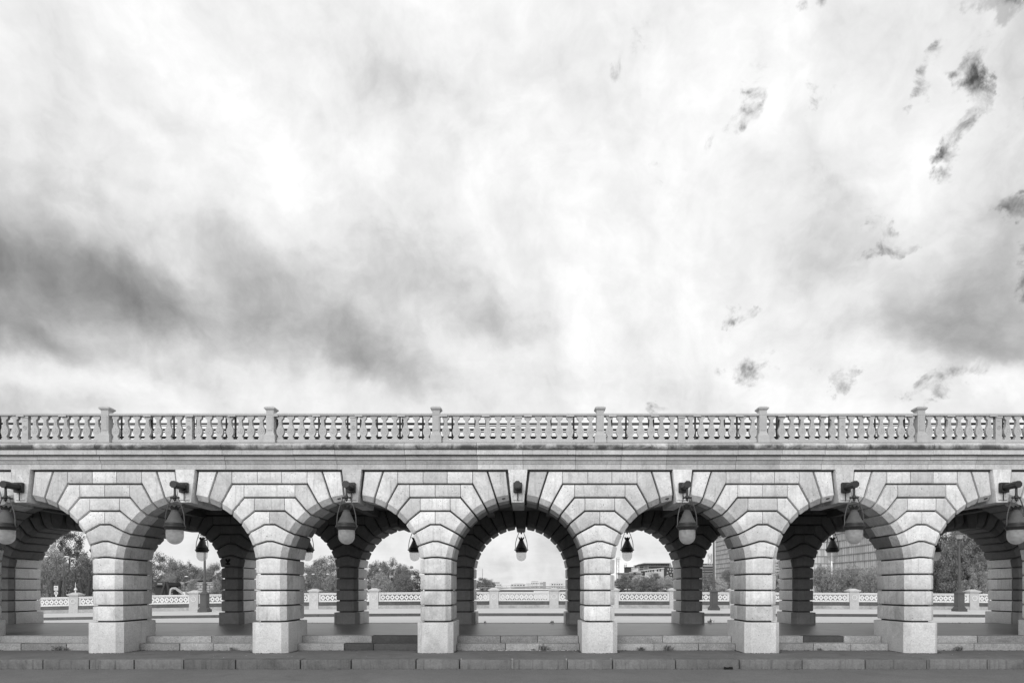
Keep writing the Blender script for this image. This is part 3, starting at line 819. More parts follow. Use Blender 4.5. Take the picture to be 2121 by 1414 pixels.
# ================================================================== lanterns
ZL = Z(1031, 14.58)      # ring under the bracket
def lantern_meshes():
    me = {}
    def keep(nm, bm, mat, sm=40): me[nm] = finish(bm, nm, sm); me[nm].materials.append(M[mat])
    z0 = ZL
    # wall plate with a domed boss, arm and end box
    bm = bmesh.new()
    add_box(bm, -.105, .105, -.09, 0, Z(1020.5, 14.95), Z(1000, 14.95))
    bmesh.ops.bevel(bm, geom=bm.edges[:], offset=.012, segments=1, affect='EDGES')
    keep('wall_plate', bm, 'iron')
    bm = bmesh.new(); zz = Z(1007.5, 14.8)
    r = .088
    for a, b, q in ((-.42, -.05, r),):
        v0 = [bm.verts.new((q * cos(2*pi*k/8 + pi/8), b, zz + q * sin(2*pi*k/8 + pi/8))) for k in range(8)]
        v1 = [bm.verts.new((q * .9 * cos(2*pi*k/8 + pi/8), -.30, zz + q * .9 * sin(2*pi*k/8 + pi/8))) for k in range(8)]
        v2 = [bm.verts.new((q * .98 * cos(2*pi*k/8 + pi/8), -.335, zz + q * .98 * sin(2*pi*k/8 + pi/8))) for k in range(8)]
        v3 = [bm.verts.new((q * .98 * cos(2*pi*k/8 + pi/8), -.50, zz + q * .98 * sin(2*pi*k/8 + pi/8))) for k in range(8)]
        for x, y in ((v0, v1), (v1, v2), (v2, v3)):
            for k in range(8): bm.faces.new((x[k], x[(k+1) % 8], y[(k+1) % 8], y[k]))
        bm.faces.new(v0); bm.faces.new(v3[::-1])
    keep('arm', bm, 'iron', 30)
    bm = bmesh.new(); add_tube(bm, [(0, -.03, Z(1020, 14.95)), (0, -.03, Z(1037, 14.95))], .012, 6); keep('conduit', bm, 'iron')
    yl = -.42
    bm = bmesh.new(); add_lathe(bm, [(.030, zz - .05), (.024, zz - .10), (.028, z0 + .06), (.045, z0 + .03), (.05, z0), (.03, z0 - .03), (.034, z0 - .05), (.016, z0 - .075), (0, z0 - .10)], 10, (0, yl, 0)); keep('drop_rod', bm, 'iron')
    bm = bmesh.new(); add_tube(bm, [(-.075, yl, z0), (.075, yl, z0)], .022, 8)
    for s in (-1, 1): add_lathe(bm, [(0, -.028), (.026, -.014), (.030, 0), (.026, .014), (0, .028)], 8, (s * .085, yl, z0))
    keep('yoke', bm, 'iron')
    zb_ = Z(1085, 14.58)
    bm = bmesh.new()
    s = 1
    add_tube(bm, [(.08, yl, z0 - .005), (.108, yl, z0 - .07), (.137, yl, z0 - .15), (.164, yl, z0 - .22), (.187, yl, z0 - .30), (.205, yl, z0 - .37), (.217, yl, z0 - .44), (.224, yl, z0 - .52), (.226, yl, zb_ - .03)], .0125, 7); keep('hoop', bm, 'hood')
    # hood: cone with a crown of leaves
    zt, zk = Z(1059, 14.58), Z(1084, 14.58)
    bm = bmesh.new(); add_lathe(bm, [(.058, zt + .045), (.074, zt + .035), (.074, zt + .010), (.066, zt + .004), (.078, zt - .004), (.142, zk + .13), (.205, zk + .002), (.195, zk - .004)], 20, (0, yl, 0)); keep('hood', bm, 'hood')
    bm = bmesh.new()
    for k in range(8):
        a = 2 * pi * k / 8; ca, sa = cos(a), sin(a)
        q = []
        for r_, h, w in ((.066, .03, .024), (.082, .075, .034), (.122, .122, .016)):
            for t in (-1, 1):
                for dr in (0, .012):
                    q.append(bm.verts.new(((r_ + dr) * ca - t * w * sa, yl + (r_ + dr) * sa + t * w * ca, zt + h)))
        for i in (0, 4):
            b = q[i:i+8]
            bm.faces.new((b[0], b[2], b[6], b[4])); bm.faces.new((b[1], b[5], b[7], b[3])); bm.faces.new((b[0], b[4], b[5], b[1])); bm.faces.new((b[2], b[3], b[7], b[6]))
        bm.faces.new((q[8], q[10], q[11], q[9]))
    add_lathe(bm, [(.062, zt + .01), (.064, zt + .055), (.03, zt + .06)], 10, (0, yl, 0))
    keep('crown', bm, 'iron')
    bm = bmesh.new()
    zg = Z(1098, 14.58)
    add_lathe(bm, [(.185, zk - .004), (.205, zk - .008), (.212, zk - .03), (.208, zk - .05), (.235, zk - .065), (.240, zk - .085), (.232, zk - .10), (.215, zk - .125), (.205, zg), (.19, zg + .004)], 24, (0, yl, 0))
    for s in (-1, 1): add_box(bm, min(s * .225, s * .262), max(s * .225, s * .262), yl - .014, yl + .014, zk - .09, zk - .045)
    keep('band', bm, 'iron', 30)
    bm = bmesh.new(); R = .188; h = zg - Z(1127.3, 14.58)
    pr = [(R, zg + .002), (R, zg - h * .42)]
    for k in range(1, 9): pr.append((R * cos(pi / 2 * k / 8), zg - h * .42 - (h * .58) * sin(pi / 2 * k / 8)))
    pr[-1] = (0, pr[-1][1])
    add_lathe(bm, pr, 24, (0, yl, 0)); keep('glass', bm, 'lamp_glass', 60)
    me['dusty'] = me['glass'].copy(); me['dusty'].materials.clear(); me['dusty'].materials.append(M['dusty_glass'])
    return me
LM = lantern_meshes()
def lantern(xk, y, label, group, flip=False, lamp=True, cat='lantern'):
    r = empty('wall_lantern' if lamp else 'lantern_bracket', label, cat, (xk, y, 0), group)
    if flip: r.rotation_euler = (0, 0, pi)
    parts = ['wall_plate', 'arm', 'conduit'] + (['drop_rod', 'yoke', 'hood', 'crown', 'band', 'glass'] if lamp else [])
    for p in parts:
        link(p, LM['dusty' if p == 'glass' and not flip else p], r)
        if p == 'yoke':
            a = link('hoop', LM['hoop'], r); b = link('hoop', LM['hoop'], r); b.scale = (-1, 1, 1)
    return r
G1 = 'large iron lanterns hung on the near face of the viaduct'
near_lab = {2: 'dark bell lantern cut by the left picture edge, on the near face of the viaduct',
            3: 'bell lantern with a cloudy glass bowl, over the left arch with the street lamp behind',
            4: 'bell lantern hanging before a dark far pier, left of the empty bracket',
            6: 'bell lantern hanging before the far pier, right of the empty bracket',
            7: 'bell lantern with a streaked glass bowl, in front of the glass tower',
            8: 'bell lantern near the right picture edge, on the near face of the viaduct'}
for k in range(2, 9):
    if k == 5: lantern(KX[k], 14.93, 'square iron lamp bracket without a lantern on the keystone of the middle arch', None, lamp=False, cat='bracket')
    else: lantern(KX[k], 14.93, near_lab[k], G1)
G2 = 'lanterns hung on the far side of the viaduct, dark against the sky'
far_lab = {1: 'small far lantern half hidden at the left pier, tall trees left of it',
           2: 'small crowned lantern on the far side, beside the street lamp post',
           3: 'far lantern almost wholly hidden by the second left pier',
           4: 'small far lantern just left of the pier before the middle arch',
           5: 'small crowned lantern with clear bowl, hanging in the middle arch',
           6: 'small crowned lantern just right of the middle arch, above the modern buildings',
           7: 'far lantern hidden behind the right pier of the bridge arch',
           8: 'small crowned lantern hanging in front of the glass tower facade',
           9: 'small far lantern against the big dark trees on the right'}
for k in (1, 2, 3, 4, 5, 6, 8, 9):
    lantern(KX[k], ROWS['far'][1] + .07, far_lab[k], G2, flip=True)

# ================================================================== far road, pavement and parapet
FK, FP = 37.7, 48.0
ZR = Z(1274.8, FK); ZP = Z(1258.6, FP)
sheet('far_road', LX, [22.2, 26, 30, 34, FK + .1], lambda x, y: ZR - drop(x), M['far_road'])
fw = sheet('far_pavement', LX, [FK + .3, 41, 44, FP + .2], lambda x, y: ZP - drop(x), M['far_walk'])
for i in range(-13, 14):
    a, b = i * 3.2, (i + 1) * 3.2
    bm = bmesh.new()
    v = []
    for x in (a + .01, b - .01):
        for y, z in ((FK, ZR - .1), (FK, ZP + .004), (FK + .3, ZP + .004), (FK + .3, ZR - .1)): v.append(bm.verts.new((x, y, z - drop(x))))
    for f in ((0,1,5,4),(1,2,6,5),(2,3,7,6),(0,4,7,3),(0,3,2,1),(4,5,6,7)): bm.faces.new([v[q] for q in f])
    obj('kerb_stone', bm, M['far_kerb'], fw)
par = empty('stone_parapet', 'pale stone parapet with pierced panels and capped posts along the far pavement', 'parapet', (0, FP, ZP))
px0 = 1023 - 124.5 * 10
pps = [X(px0 + 124.5 * i, FP) for i in range(20)]
def pz(py): return Z(py, FP) - ZP
bm = bmesh.new()
add_box(bm, -.36, .36, 0, .60, -.1, pz(1250.7)); add_box(bm, -.35, .35, .01, .58, pz(1250.7), pz(1223.2))
me_post = finish(bm, 'post'); me_post.materials.append(M['par_post'])
bm = bmesh.new()
for k in range(20):
    a0, a1 = 2*pi*k/20, 2*pi*(k+1)/20
    q = [bm.verts.new((r * cos(a), y, pz(1234.5) + r * sin(a))) for a in (a0, a1) for r in (.20, .165) for y in (-.015, .012)]
    bm.faces.new((q[0], q[2], q[6], q[4])); bm.faces.new((q[0], q[4], q[5], q[1])); bm.faces.new((q[2], q[3], q[7], q[6]))
me_ring = finish(bm, 'roundel'); me_ring.materials.append(M['par_lite'])
bm = bmesh.new()
add_box(bm, -.42, .42, -.07, .67, pz(1223.2), pz(1221.6)); add_box(bm, -.46, .46, -.11, .71, pz(1221.6), pz(1219.6))
a = [bm.verts.new((x, y, pz(1219.6))) for x, y in ((-.40, -.05), (.40, -.05), (.40, .65), (-.40, .65))]; b = [bm.verts.new((x, y, pz(1216.2))) for x, y in ((-.14, .18), (.14, .18), (.14, .42), (-.14, .42))]
bm.faces.new(b)
for i in range(4): bm.faces.new((a[i], a[(i+1) % 4], b[(i+1) % 4], b[i]))
me_cap = finish(bm, 'post_cap'); me_cap.materials.append(M['par_post'])
L = pps[1] - pps[0] - .72
# pierced panel: a row of pierced discs between two rails, tied above and below
bm = bmesh.new()
add_box(bm, 0, L, .12, .36, pz(1244), pz(1241.6)); add_box(bm, 0, L, .12, .36, pz(1229), pz(1226.9))
add_box(bm, 0, .14, .14, .34, pz(1241.6), pz(1229)); add_box(bm, L - .14, L, .14, .34, pz(1241.6), pz(1229))
n = 10; pitch = (L - .28) / n; zc = (pz(1241.6) + pz(1229)) / 2; hh = (pz(1229) - pz(1241.6)) / 2
for i in range(n):
    xc = .14 + pitch * (i + .5); R, r = pitch * .46, pitch * .17
    rings = []
    for k in range(14):
        a = 2*pi*k/14
        rings.append([bm.verts.new((xc + q * cos(a), y, zc + q * sin(a))) for q, y in ((R, .16), (r, .16), (r, .32), (R, .32))])
    for k in range(14):
        a, b = rings[k], rings[(k+1) % 14]
        for j in range(4): bm.faces.new((a[j], a[(j+1) % 4], b[(j+1) % 4], b[j]))
    for s in (-1, 1):
        add_box(bm, xc - .045, xc + .045, .17, .31, min(zc + s * R * .96, zc + s * hh), max(zc + s * R * .96, zc + s * hh))
        add_box(bm, xc + s * pitch * .44, xc + s * pitch * .5, .18, .30, zc - .02, zc + .02) if s > 0 else add_box(bm, xc - pitch * .5, xc - pitch * .44, .18, .30, zc - .02, zc + .02)
    for s in (-1, 1):
        for q in (-1, 1):
            x0_ = xc + q * pitch * .5; z0_ = zc + s * hh
            add_prism(bm, [(x0_, z0_), (x0_ - q * .11, z0_), (x0_, z0_ - s * .07)] if q * s > 0 else [(x0_ - q * .11, z0_), (x0_, z0_), (x0_, z0_ - s * .07)], .17, .31)
me_panel = finish(bm, 'pierced_panel'); me_panel.materials.append(M['par_lite'])
bm = box_bm(0, L, .06, .42, pz(1226.9), pz(1225.2), bevel=.012); me_rail = finish(bm, 'coping'); me_rail.materials.append(M['par_lite'])
bm = box_bm(0, L, .08, .42, pz(1251.6), pz(1244) - .002); me_dk = finish(bm, 'base_course'); me_dk.materials.append(M['par_dark'])
bm = box_bm(0, L, .04, .46, -.1, pz(1251.6) - .002); me_ft = finish(bm, 'footing_course'); me_ft.materials.append(M['par_base'])
for i, x in enumerate(pps):
    for me in (me_post, me_ring, me_cap):
        if me is me_post:
            po = link('post', me, par); po.location = (x, 0, -drop(x))
        else: link(me.name, me, po)
    if i < len(pps) - 1:
        x2 = pps[i + 1]; sl = atan2(-(drop(x2) - drop(x)), x2 - x)
        for nm, me in (('pierced_panel', me_panel), ('coping', me_rail), ('base_course', me_dk), ('footing_course', me_ft)):
            o = link(nm, me, par); o.location = (x + .36, 0, -drop(x) + .36 * tan(sl)); o.rotation_euler = (0, -sl, 0)

# street lamps on the far pavement
def street_lamp(px, label):
    d = 44.0; x = X(px, d); r = empty('street_lamp', label, 'street lamp', (x, d, ZP - drop(x)), 'tall street lamps along the far pavement')
    k = 5.86 / 170.0
    def part(nm, prof, n, mat='post', sm=35):
        bm = bmesh.new(); add_lathe(bm, prof, n); return obj(nm, bm, M[mat], r, sm)
    bm = bmesh.new(); add_box(bm, -.34, .34, -.34, .34, 0, .20); obj('foot', bm, M['post'], r)
    bm = bmesh.new(); add_prism(bm, [(-.30, .20), (.30, .20), (.25, .32), (-.25, .32)], -.27, .27)
    add_box(bm, -.225, .225, -.225, .225, .32, 1.28); add_box(bm, -.29, .29, -.29, .29, 1.28, 1.36); obj('pedestal_box', bm, M['post'], r)
    bm = box_bm(-.15, .15, -.24, -.224, .45, 1.15, bevel=.006); obj('access_door', bm, M['post'], r)
    part('column', [(.25, 1.36), (.15, 1.50), (.11, 1.54), (.10, 1.60), (.13, 1.70), (.12, 1.95), (.155, 1.98), (.155, 2.04), (.10, 2.07), (.085, 2.3), (.062, 4.8), (.06, 4.9), (.10, 4.93), (.10, 4.98), (.05, 5.02), (.06, 5.1)], 14)
    part('lamp_holder', [(.06, 5.1), (.17, 5.12), (.19, 5.16)], 12)
    part('lamp_glass', [(.18, 5.16), (.27, 5.48), (.25, 5.48)], 12, 'lamp_glass')
    part('lamp_cap', [(.30, 5.48), (.29, 5.52), (.16, 5.68), (.06, 5.74), (.03, 5.8), (0, 5.9)], 12)
    return r
street_lamp(424, 'tall street lamp beyond the left arches, beside the small crowned lantern')
street_lamp(1478.5, 'tall street lamp right of the far pier, before the pale glass tower')
street_lamp(1987, 'tall street lamp with its glass head showing, before the dark trees at right')

# ================================================================== river and banks
bm = bmesh.new()
wv = [bm.verts.new(p) for p in ((-3000, FP + 1, -8), (3000, FP + 1, -8), (3000, 7000, -8), (-3000, 7000, -8))]; bm.faces.new(wv)
link('river', finish(bm, 'river'), None, M['water'], kind='structure')
def land(name, pts, z):
    bm = bmesh.new(); add = [bm.verts.new((x, y, z)) for x, y in pts]; lo = [bm.verts.new((x, y, z - 9)) for x, y in pts]
    bm.faces.new(add); n = len(pts)
    for i in range(n): bm.faces.new((add[i], lo[i], lo[(i+1) % n], add[(i+1) % n]))
    link(name, finish(bm, name), None, M['land'], kind='structure')
land('left_bank', [(-400, 52), (-16, 52), (-18, 120), (-40, 400), (-70, 900), (-100, 1400), (-1500, 1400), (-1500, 60)], -2.5)
land('right_bank', [(34, 56), (400, 52), (1500, 60), (1500, 1400), (30, 1400), (48, 900), (46, 300), (38, 120)], -2.5)
land('far_bank', [(-1500, 1402), (1500, 1402), (1500, 3000), (-1500, 3000)], -2.0)

# ================================================================== trees
rt = random.Random(5)
def crown_mesh(name, nclump, nleaf, leaf, top_bias, mat, lump=.22):
    """leaf quads in clumps through the volume of a unit crown: x, y in -.5...5, z in 0..1"""
    vs, fs = [], []
    cl = []
    while len(cl) < nclump:
        x, y, z = rt.uniform(-.5, .5), rt.uniform(-.5, .5), rt.uniform(.02, .97)
        w = .5 * (sin(pi * min(1, max(0, z)) ** top_bias) ** .55) * .92 + .02
        rr = sqrt(x*x + y*y)
        if rr < w and rr > w * rt.uniform(0, .85): cl.append((x, y, z, rt.uniform(.45, 1.1) * lump))
    for cx_, cy_, cz_, R in cl:
        for _ in range(nleaf):
            dx, dy, dz = (rt.gauss(0, 1) for _ in range(3)); nn = sqrt(dx*dx + dy*dy + dz*dz) + 1e-6
            q = R * rt.random() ** .45 * .78
            p = Vector((cx_ + dx / nn * q, cy_ + dy / nn * q, cz_ + dz / nn * q * .75))
            nrm = Vector((dx / nn + rt.gauss(0, .5), dy / nn + rt.gauss(0, .5), dz / nn + .35 + rt.gauss(0, .5))).normalized()
            a = nrm.orthogonal().normalized(); a.rotate(Matrix.Rotation(rt.uniform(0, 6.28), 3, nrm)); b = nrm.cross(a)
            s = leaf * rt.uniform(.6, 1.3)
            i = len(vs); vs += [p + a * s, p + b * s * .6, p - a * s, p - b * s * .6]; fs.append((i, i+1, i+2, i+3))
    me = bpy.data.meshes.new(name); me.from_pydata(vs, [], fs); me.materials.append(M[mat]); return me
CR = {'round': [crown_mesh('crown', 140, 120, .0165, .8, 'leaf', .23) for _ in range(3)],
      'lite': [crown_mesh('crown', 150, 120, .0165, .85, 'leaf_lite', .21) for _ in range(2)],
      'dark': [crown_mesh('crown', 100, 90, .018, .8, 'leaf_dark', .24) for _ in range(2)],
      'tall': [crown_mesh('crown', 150, 90, .0145, .7, 'leaf_dark', .17)],
      'big': [crown_mesh('crown', 130, 270, .0125, .75, 'leaf', .15), crown_mesh('crown', 130, 270, .0125, .85, 'leaf', .15)]}
def trunk_mesh():
    bm = bmesh.new()
    add_tube(bm, [(0, 0, 0), (.01, 0, .3), (-.01, .01, .6), (.01, 0, 1.0)], [.045, .034, .028, .012], 8)
    for k in range(5):
        a = k * 2.4; z = .38 + .11 * k
        add_tube(bm, [(0, 0, z), (.10 * cos(a), .10 * sin(a), z + .10), (.2 * cos(a), .2 * sin(a), z + .24)], [.02, .014, .006], 6)
    return finish(bm, 'trunk', 50)
TM = trunk_mesh(); TM.materials.append(M['bark'])
GT = 'trees on the river banks'
def tree(px, ytop, wpx, d, kind, label, zb=-2.5, clear=None, name='tree'):
    x = X(px, d); zt = Z(ytop, d); w = wpx * d / F
    r = empty(name, label, 'tree', (x, d, zb), GT)
    h = zt - zb; clear = h * .22 if clear is None else clear
    me = CR[kind][rt.randrange(len(CR[kind]))]
    c = link('crown', me, r); c.location = (0, 0, clear); c.scale = (w, w, h - clear); c.rotation_euler = (0, 0, rt.uniform(0, 6.28))
    t = link('trunk', TM, r); s = max(clear * 1.9, h * .6); t.scale = (s * .8, s * .8, s)
    return r
T = [  # px, top, width, distance, kind, label
 (143, 1082, 74, 112, 'tall', 'tallest dark tree, seen through the leftmost arch'),
 (103, 1122, 62, 92, 'lite', 'pale leafy tree in front of the tallest dark tree, leftmost arch'),
 (72, 1150, 50, 88, 'lite', 'pale leafy tree against the left pier of the leftmost arch'),
 (180, 1146, 52, 98, 'round', 'bushy tree against the right pier of the leftmost arch'),
 (140, 1166, 62, 86, 'round', 'low leafy tree behind the parapet post, leftmost arch'),
 (52, 1120, 60, 120, 'dark', 'dark tree mostly hidden by the far pier, leftmost arch'),
 (336, 1146, 70, 150, 'round', 'broad tree highest in the left lamp arch'),
 (368, 1160, 46, 140, 'round', 'tree right of the broad one, above the dark shed'),
 (394, 1162, 26, 175, 'dark', 'small dark treetop standing behind the others, left of the lamp post'),
 (352, 1184, 36, 112, 'lite', 'small pale tree in front of the dark shed'),
 (408, 1171, 42, 150, 'round', 'tree just left of the street lamp post, above the block wall'),
 (376, 1178, 44, 128, 'round', 'tree above the ramp of the shed, left lamp arch'),
 (444, 1164, 40, 145, 'round', 'tree right of the street lamp post, left lamp arch'),
 (427, 1176, 40, 140, 'round', 'tree behind the street lamp post, above the block wall'),
 (399, 1195, 22, 92, 'lite', 'small young tree in front of the block wall'),
 (448, 1196, 26, 95, 'lite', 'low shrubby tree beside the far pier, left lamp arch'),
 (676, 1149, 72, 150, 'round', 'big round tree left of the dark far pier'),
 (640, 1168, 40, 118, 'round', 'leafy tree beside the second pier, left of the big round tree'),
 (686, 1190, 38, 100, 'lite', 'pale bright bush tree in front of the big round tree'),
 (656, 1202, 22, 104, 'round', 'small bush tree left of the pale bright bush tree'),
 (783, 1160, 52, 185, 'round', 'far tree right of the dark far pier'),
 (810, 1156, 46, 150, 'round', 'tall upright tree between the far pier and the middle pier'),
 (788, 1184, 46, 108, 'lite', 'pale broad tree in front of the tall upright one'),
 (832, 1166, 42, 160, 'round', 'tree right of the tall upright one'),
 (853, 1172, 50, 175, 'dark', 'darker tree behind the small far lantern'),
 (838, 1186, 44, 125, 'round', 'low round tree left of the middle pier'),
 (805, 1199, 26, 104, 'lite', 'drooping pale bush tree behind the parapet'),
 (1000, 1195, 34, 420, 'round', 'far tree clump at the left side of the middle arch'),
 (1016, 1199, 20, 520, 'round', 'small far tree right of the clump in the middle arch'),
 (1300, 1186, 46, 300, 'round', 'tree on the far bank, leftmost below the modern buildings'),
 (1327, 1190, 40, 290, 'round', 'tree on the far bank, below the flat roofed block'),
 (1352, 1183, 48, 285, 'round', 'highest round tree below the white gabled building'),
 (1380, 1190, 40, 280, 'lite', 'pale tree beside the right far pier, below the dark block'),
 (1284, 1196, 28, 310, 'dark', 'dark low tree at the pier, below the modern buildings'),
 (1466, 1186, 34, 160, 'round', 'round tree left of the right street lamp'),
 (1509, 1175, 40, 150, 'round', 'round tree right of the right street lamp, under the tower'),
 (1490, 1194, 34, 130, 'lite', 'pale tree just right of the street lamp post, under the tower'),
 (1620, 1180, 44, 150, 'dark', 'dark tree in the narrow gap between two piers at right'),
 (1704, 1166, 40, 155, 'lite', 'first tree from the left in the row below the glass tower'),
 (1733, 1172, 38, 152, 'lite', 'second tree from the left in the row below the glass tower'),
 (1762, 1166, 42, 150, 'lite', 'third tree in the row below the glass tower, over the parapet post'),
 (1789, 1174, 34, 148, 'lite', 'fourth tree in the row below the glass tower'),
 (1816, 1167, 40, 146, 'lite', 'fifth tree in the row below the glass tower, at the pier'),
 (1962, 1100, 96, 108, 'dark', 'dark tree standing behind the large shadowy one, left of the right street lamp'),
 (2012, 1082, 110, 112, 'dark', 'dark tall tree mass behind the huge leafy tree at right'),
 (2056, 1105, 84, 106, 'dark', 'dark tree behind the rightmost far pier'),
 (1996, 1093, 92, 88, 'big', 'huge leafy tree behind the right street lamp'),
 (2044, 1128, 70, 82, 'big', 'large leafy tree right of the right street lamp'),
 (1948, 1116, 74, 94, 'big', 'large shadowy tree left of the right street lamp'),
 (2020, 1172, 60, 70, 'big', 'lower leafy tree in front, right of the right street lamp'),
]
for a in T: tree(*a, clear=(None if a[4] != 'big' else .4))
for i, (px, lean) in enumerate(((110, -.2), (122, .12), (170, -.25), (183, .1), (336, .3), (350, -.25))):
    d = 80 if i < 4 else 95; x = X(px, d)
    bm = bmesh.new(); add_tube(bm, [(0, 0, 0), (lean * 2.0, 0, 2.5), (lean * 4.6, .1, 5.2)], [.30, .24, .16], 8)
    o = obj('leaning_trunk', bm, M['bark'], None, 50); o.location = (x - lean * 3, d, -2.5)
    o['label'] = ('dark bare trunk leaning behind the parapet, leftmost arch, left of the post', 'dark upright trunk left of the parapet post, leftmost arch', 'dark trunk leaning left, right of the parapet post', 'dark trunk beside the left pier, leaning right', 'dark slanted trunk left of the white excavator', 'dark slanted trunk touching the white excavator')[i]
    o['category'] = 'tree trunk'; o['group'] = 'dark trunks behind the parapet'

# ================================================================== buildings beyond the river
def window_mesh():
    return finish(box_bm(-.5, .5, -.04, .06, -.5, .5), 'window')
WM = window_mesh(); WM.materials.append(M['window'])
def block(parent, nm, px0, px1, yt, yb, d, depth, mat, rows=0, cols=0, ww=.6, wh=.55):
    o = obj(nm, box_bm(X(px0, d), X(px1, d), d, d + depth, Z(yb, d), Z(yt, d)), M[mat], parent)
    x0, x1, z0, z1 = X(px0, d), X(px1, d), Z(yb, d), Z(yt, d)
    for r in range(rows):
        for c in range(cols):
            w = link('window', WM, o)
            w.location = (x0 + (x1 - x0) * (c + .5) / cols, d, z0 + (z1 - z0) * (r + .5) / rows)
            w.scale = ((x1 - x0) / cols * ww, 1, (z1 - z0) / rows * wh)
    return o
def building(name, label): return empty(name, label, 'building', (0, 0, 0))
b = building('office_building', 'pale flat roofed office block with wide roof overhang, highest of the modern group')
block(b, 'wall', 1341, 1390, 1166.5, 1216, 380, 20, 'grey_wall', 0, 0)
o = block(b, 'upper_floor', 1344, 1386, 1167, 1171.5, 379.7, 8, 'grey_wall', 1, 12, .8, .5)
block(b, 'window_band', 1344, 1388, 1173, 1176, 379.6, .5, 'dark_wall')
block(b, 'window_band', 1346, 1386, 1178.5, 1181, 379.6, .5, 'dark_wall')
block(b, 'roof', 1335, 1389, 1164.8, 1166.4, 376, 24, 'grey_wall')
block(b, 'terrace', 1386, 1391.5, 1169.5, 1176, 379.4, 10, 'grey_wall')
b = building('office_building', 'small grey block with dark windows left of the flat roofed office block')
block(b, 'wall', 1323.5, 1334, 1169.5, 1210, 360, 15, 'grey_wall', 0, 0)
block(b, 'window_panel', 1325, 1333, 1172, 1175.5, 359.6, .5, 'window'); block(b, 'window_panel', 1325, 1333, 1177.5, 1180.5, 359.6, .5, 'window')
block(b, 'roof', 1322.5, 1336, 1168.4, 1169.5, 358, 18, 'dark_wall')
b = building('gabled_building', 'white building with a long sloping white roof and square windows')
bm = bmesh.new(); d = 330
add_prism(bm, [(X(1312, d), Z(1210, d)), (X(1379, d), Z(1210, d)), (X(1379, d), Z(1176, d)), (X(1366, d), Z(1177, d)), (X(1312, d), Z(1183.5, d))], d, d + 14); obj('wall', bm, M['pale_wall'], b)
bm = bmesh.new(); add_prism(bm, [(X(1312, d), Z(1183.6, d)), (X(1379.6, d), Z(1176, d)), (X(1379.6, d), Z(1174.6, d)), (X(1312, d), Z(1182.6, d))], d - .8, d + 14.5); obj('roof', bm, M['white'], b)
for px, y in ((1338.5, 1182.5), (1343, 1182), (1348, 1181.5), (1353, 1181), (1362, 1180), (1367.5, 1179.8)):
    w = link('window', WM, b); w.location = (X(px, d), d, Z(y, d)); w.scale = (.95, 1, 1.1 if px < 1360 else 1.5)
block(b, 'dark_gable', 1328, 1336, 1182.5, 1191, d - .3, 3, 'dark_wall')
b = building('apartment_block', 'dark clad block with pale square windows beside the right far pier')
o = block(b, 'wall', 1379.5, 1400, 1174, 1212, 325, 12, 'dark_wall')
for i, (px, y) in enumerate(((1384, 1178), (1389, 1178), (1394, 1178), (1382.5, 1185.5), (1388, 1183), (1393, 1184), (1384, 1191), (1390, 1190))):
    w = link('window', bpy.data.meshes.get('pale_window') or (lambda me: (me.materials.append(M['grey_wall']), me)[1])(finish(box_bm(-.5, .5, -.04, .06, -.5, .5), 'pale_window')), o); w.location = (X(px, 325), 324.98, Z(y, 325)); w.scale = (.7, 1, .8)
b = building('dark_block', 'small dark cubic building leftmost of the modern group, with a pale upper storey')
block(b, 'wall', 1298, 1307.5, 1174, 1185, 350, 8, 'dark_wall', 2, 2, .35, .3); block(b, 'annex', 1307.5, 1322, 1176, 1210, 351, 8, 'pale_wall', 1, 4, .4, .08)
block(b, 'roof', 1297.5, 1318, 1173.4, 1174, 349, 10, 'dark_wall')
b = building('low_pavilion', 'long low pale pavilion just above the trees, below the sloping roof')
block(b, 'wall', 1284, 1330, 1186.5, 1214, 310, 8, 'pale_wall', 0, 0); block(b, 'roof', 1282, 1331, 1185.4, 1186.5, 308, 11, 'grey_wall')
block(b, 'opening', 1312, 1317, 1184.9, 1189, 307.8, .8, 'window')
b = building('slab_building', 'grey storeyed building left of the right street lamp, crane above it')
o = block(b, 'wall', 1455, 1476.5, 1168.5, 1216, 360, 16, 'grey_wall')
for k in range(5): block(b, 'window_band', 1455.5, 1476, 1172.5 + 5.2 * k, 1175.6 + 5.2 * k, 359.6, .5, 'dark_wall')
block(b, 'roof_frame', 1455, 1476.5, 1165.6, 1166.6, 359, 16, 'pale_wall')
for q in range(6): block(b, 'roof_post', 1455.5 + q * 4, 1456.3 + q * 4, 1166.6, 1168.5, 359.5, 1, 'grey_wall')
b = building('office_block', 'pale block with rows of dark windows in the narrow gap between two right piers')
block(b, 'wall', 1600, 1632, 1156, 1216, 320, 16, 'pale_wall')
for r in range(4):
    for c in range(9): 
        w = link('window', WM, b); w.location = (X(1603.5 + c * 3.2, 320), 320, Z(1165.5 + r * 6.3, 320)); w.scale = (.52, 1, .85)
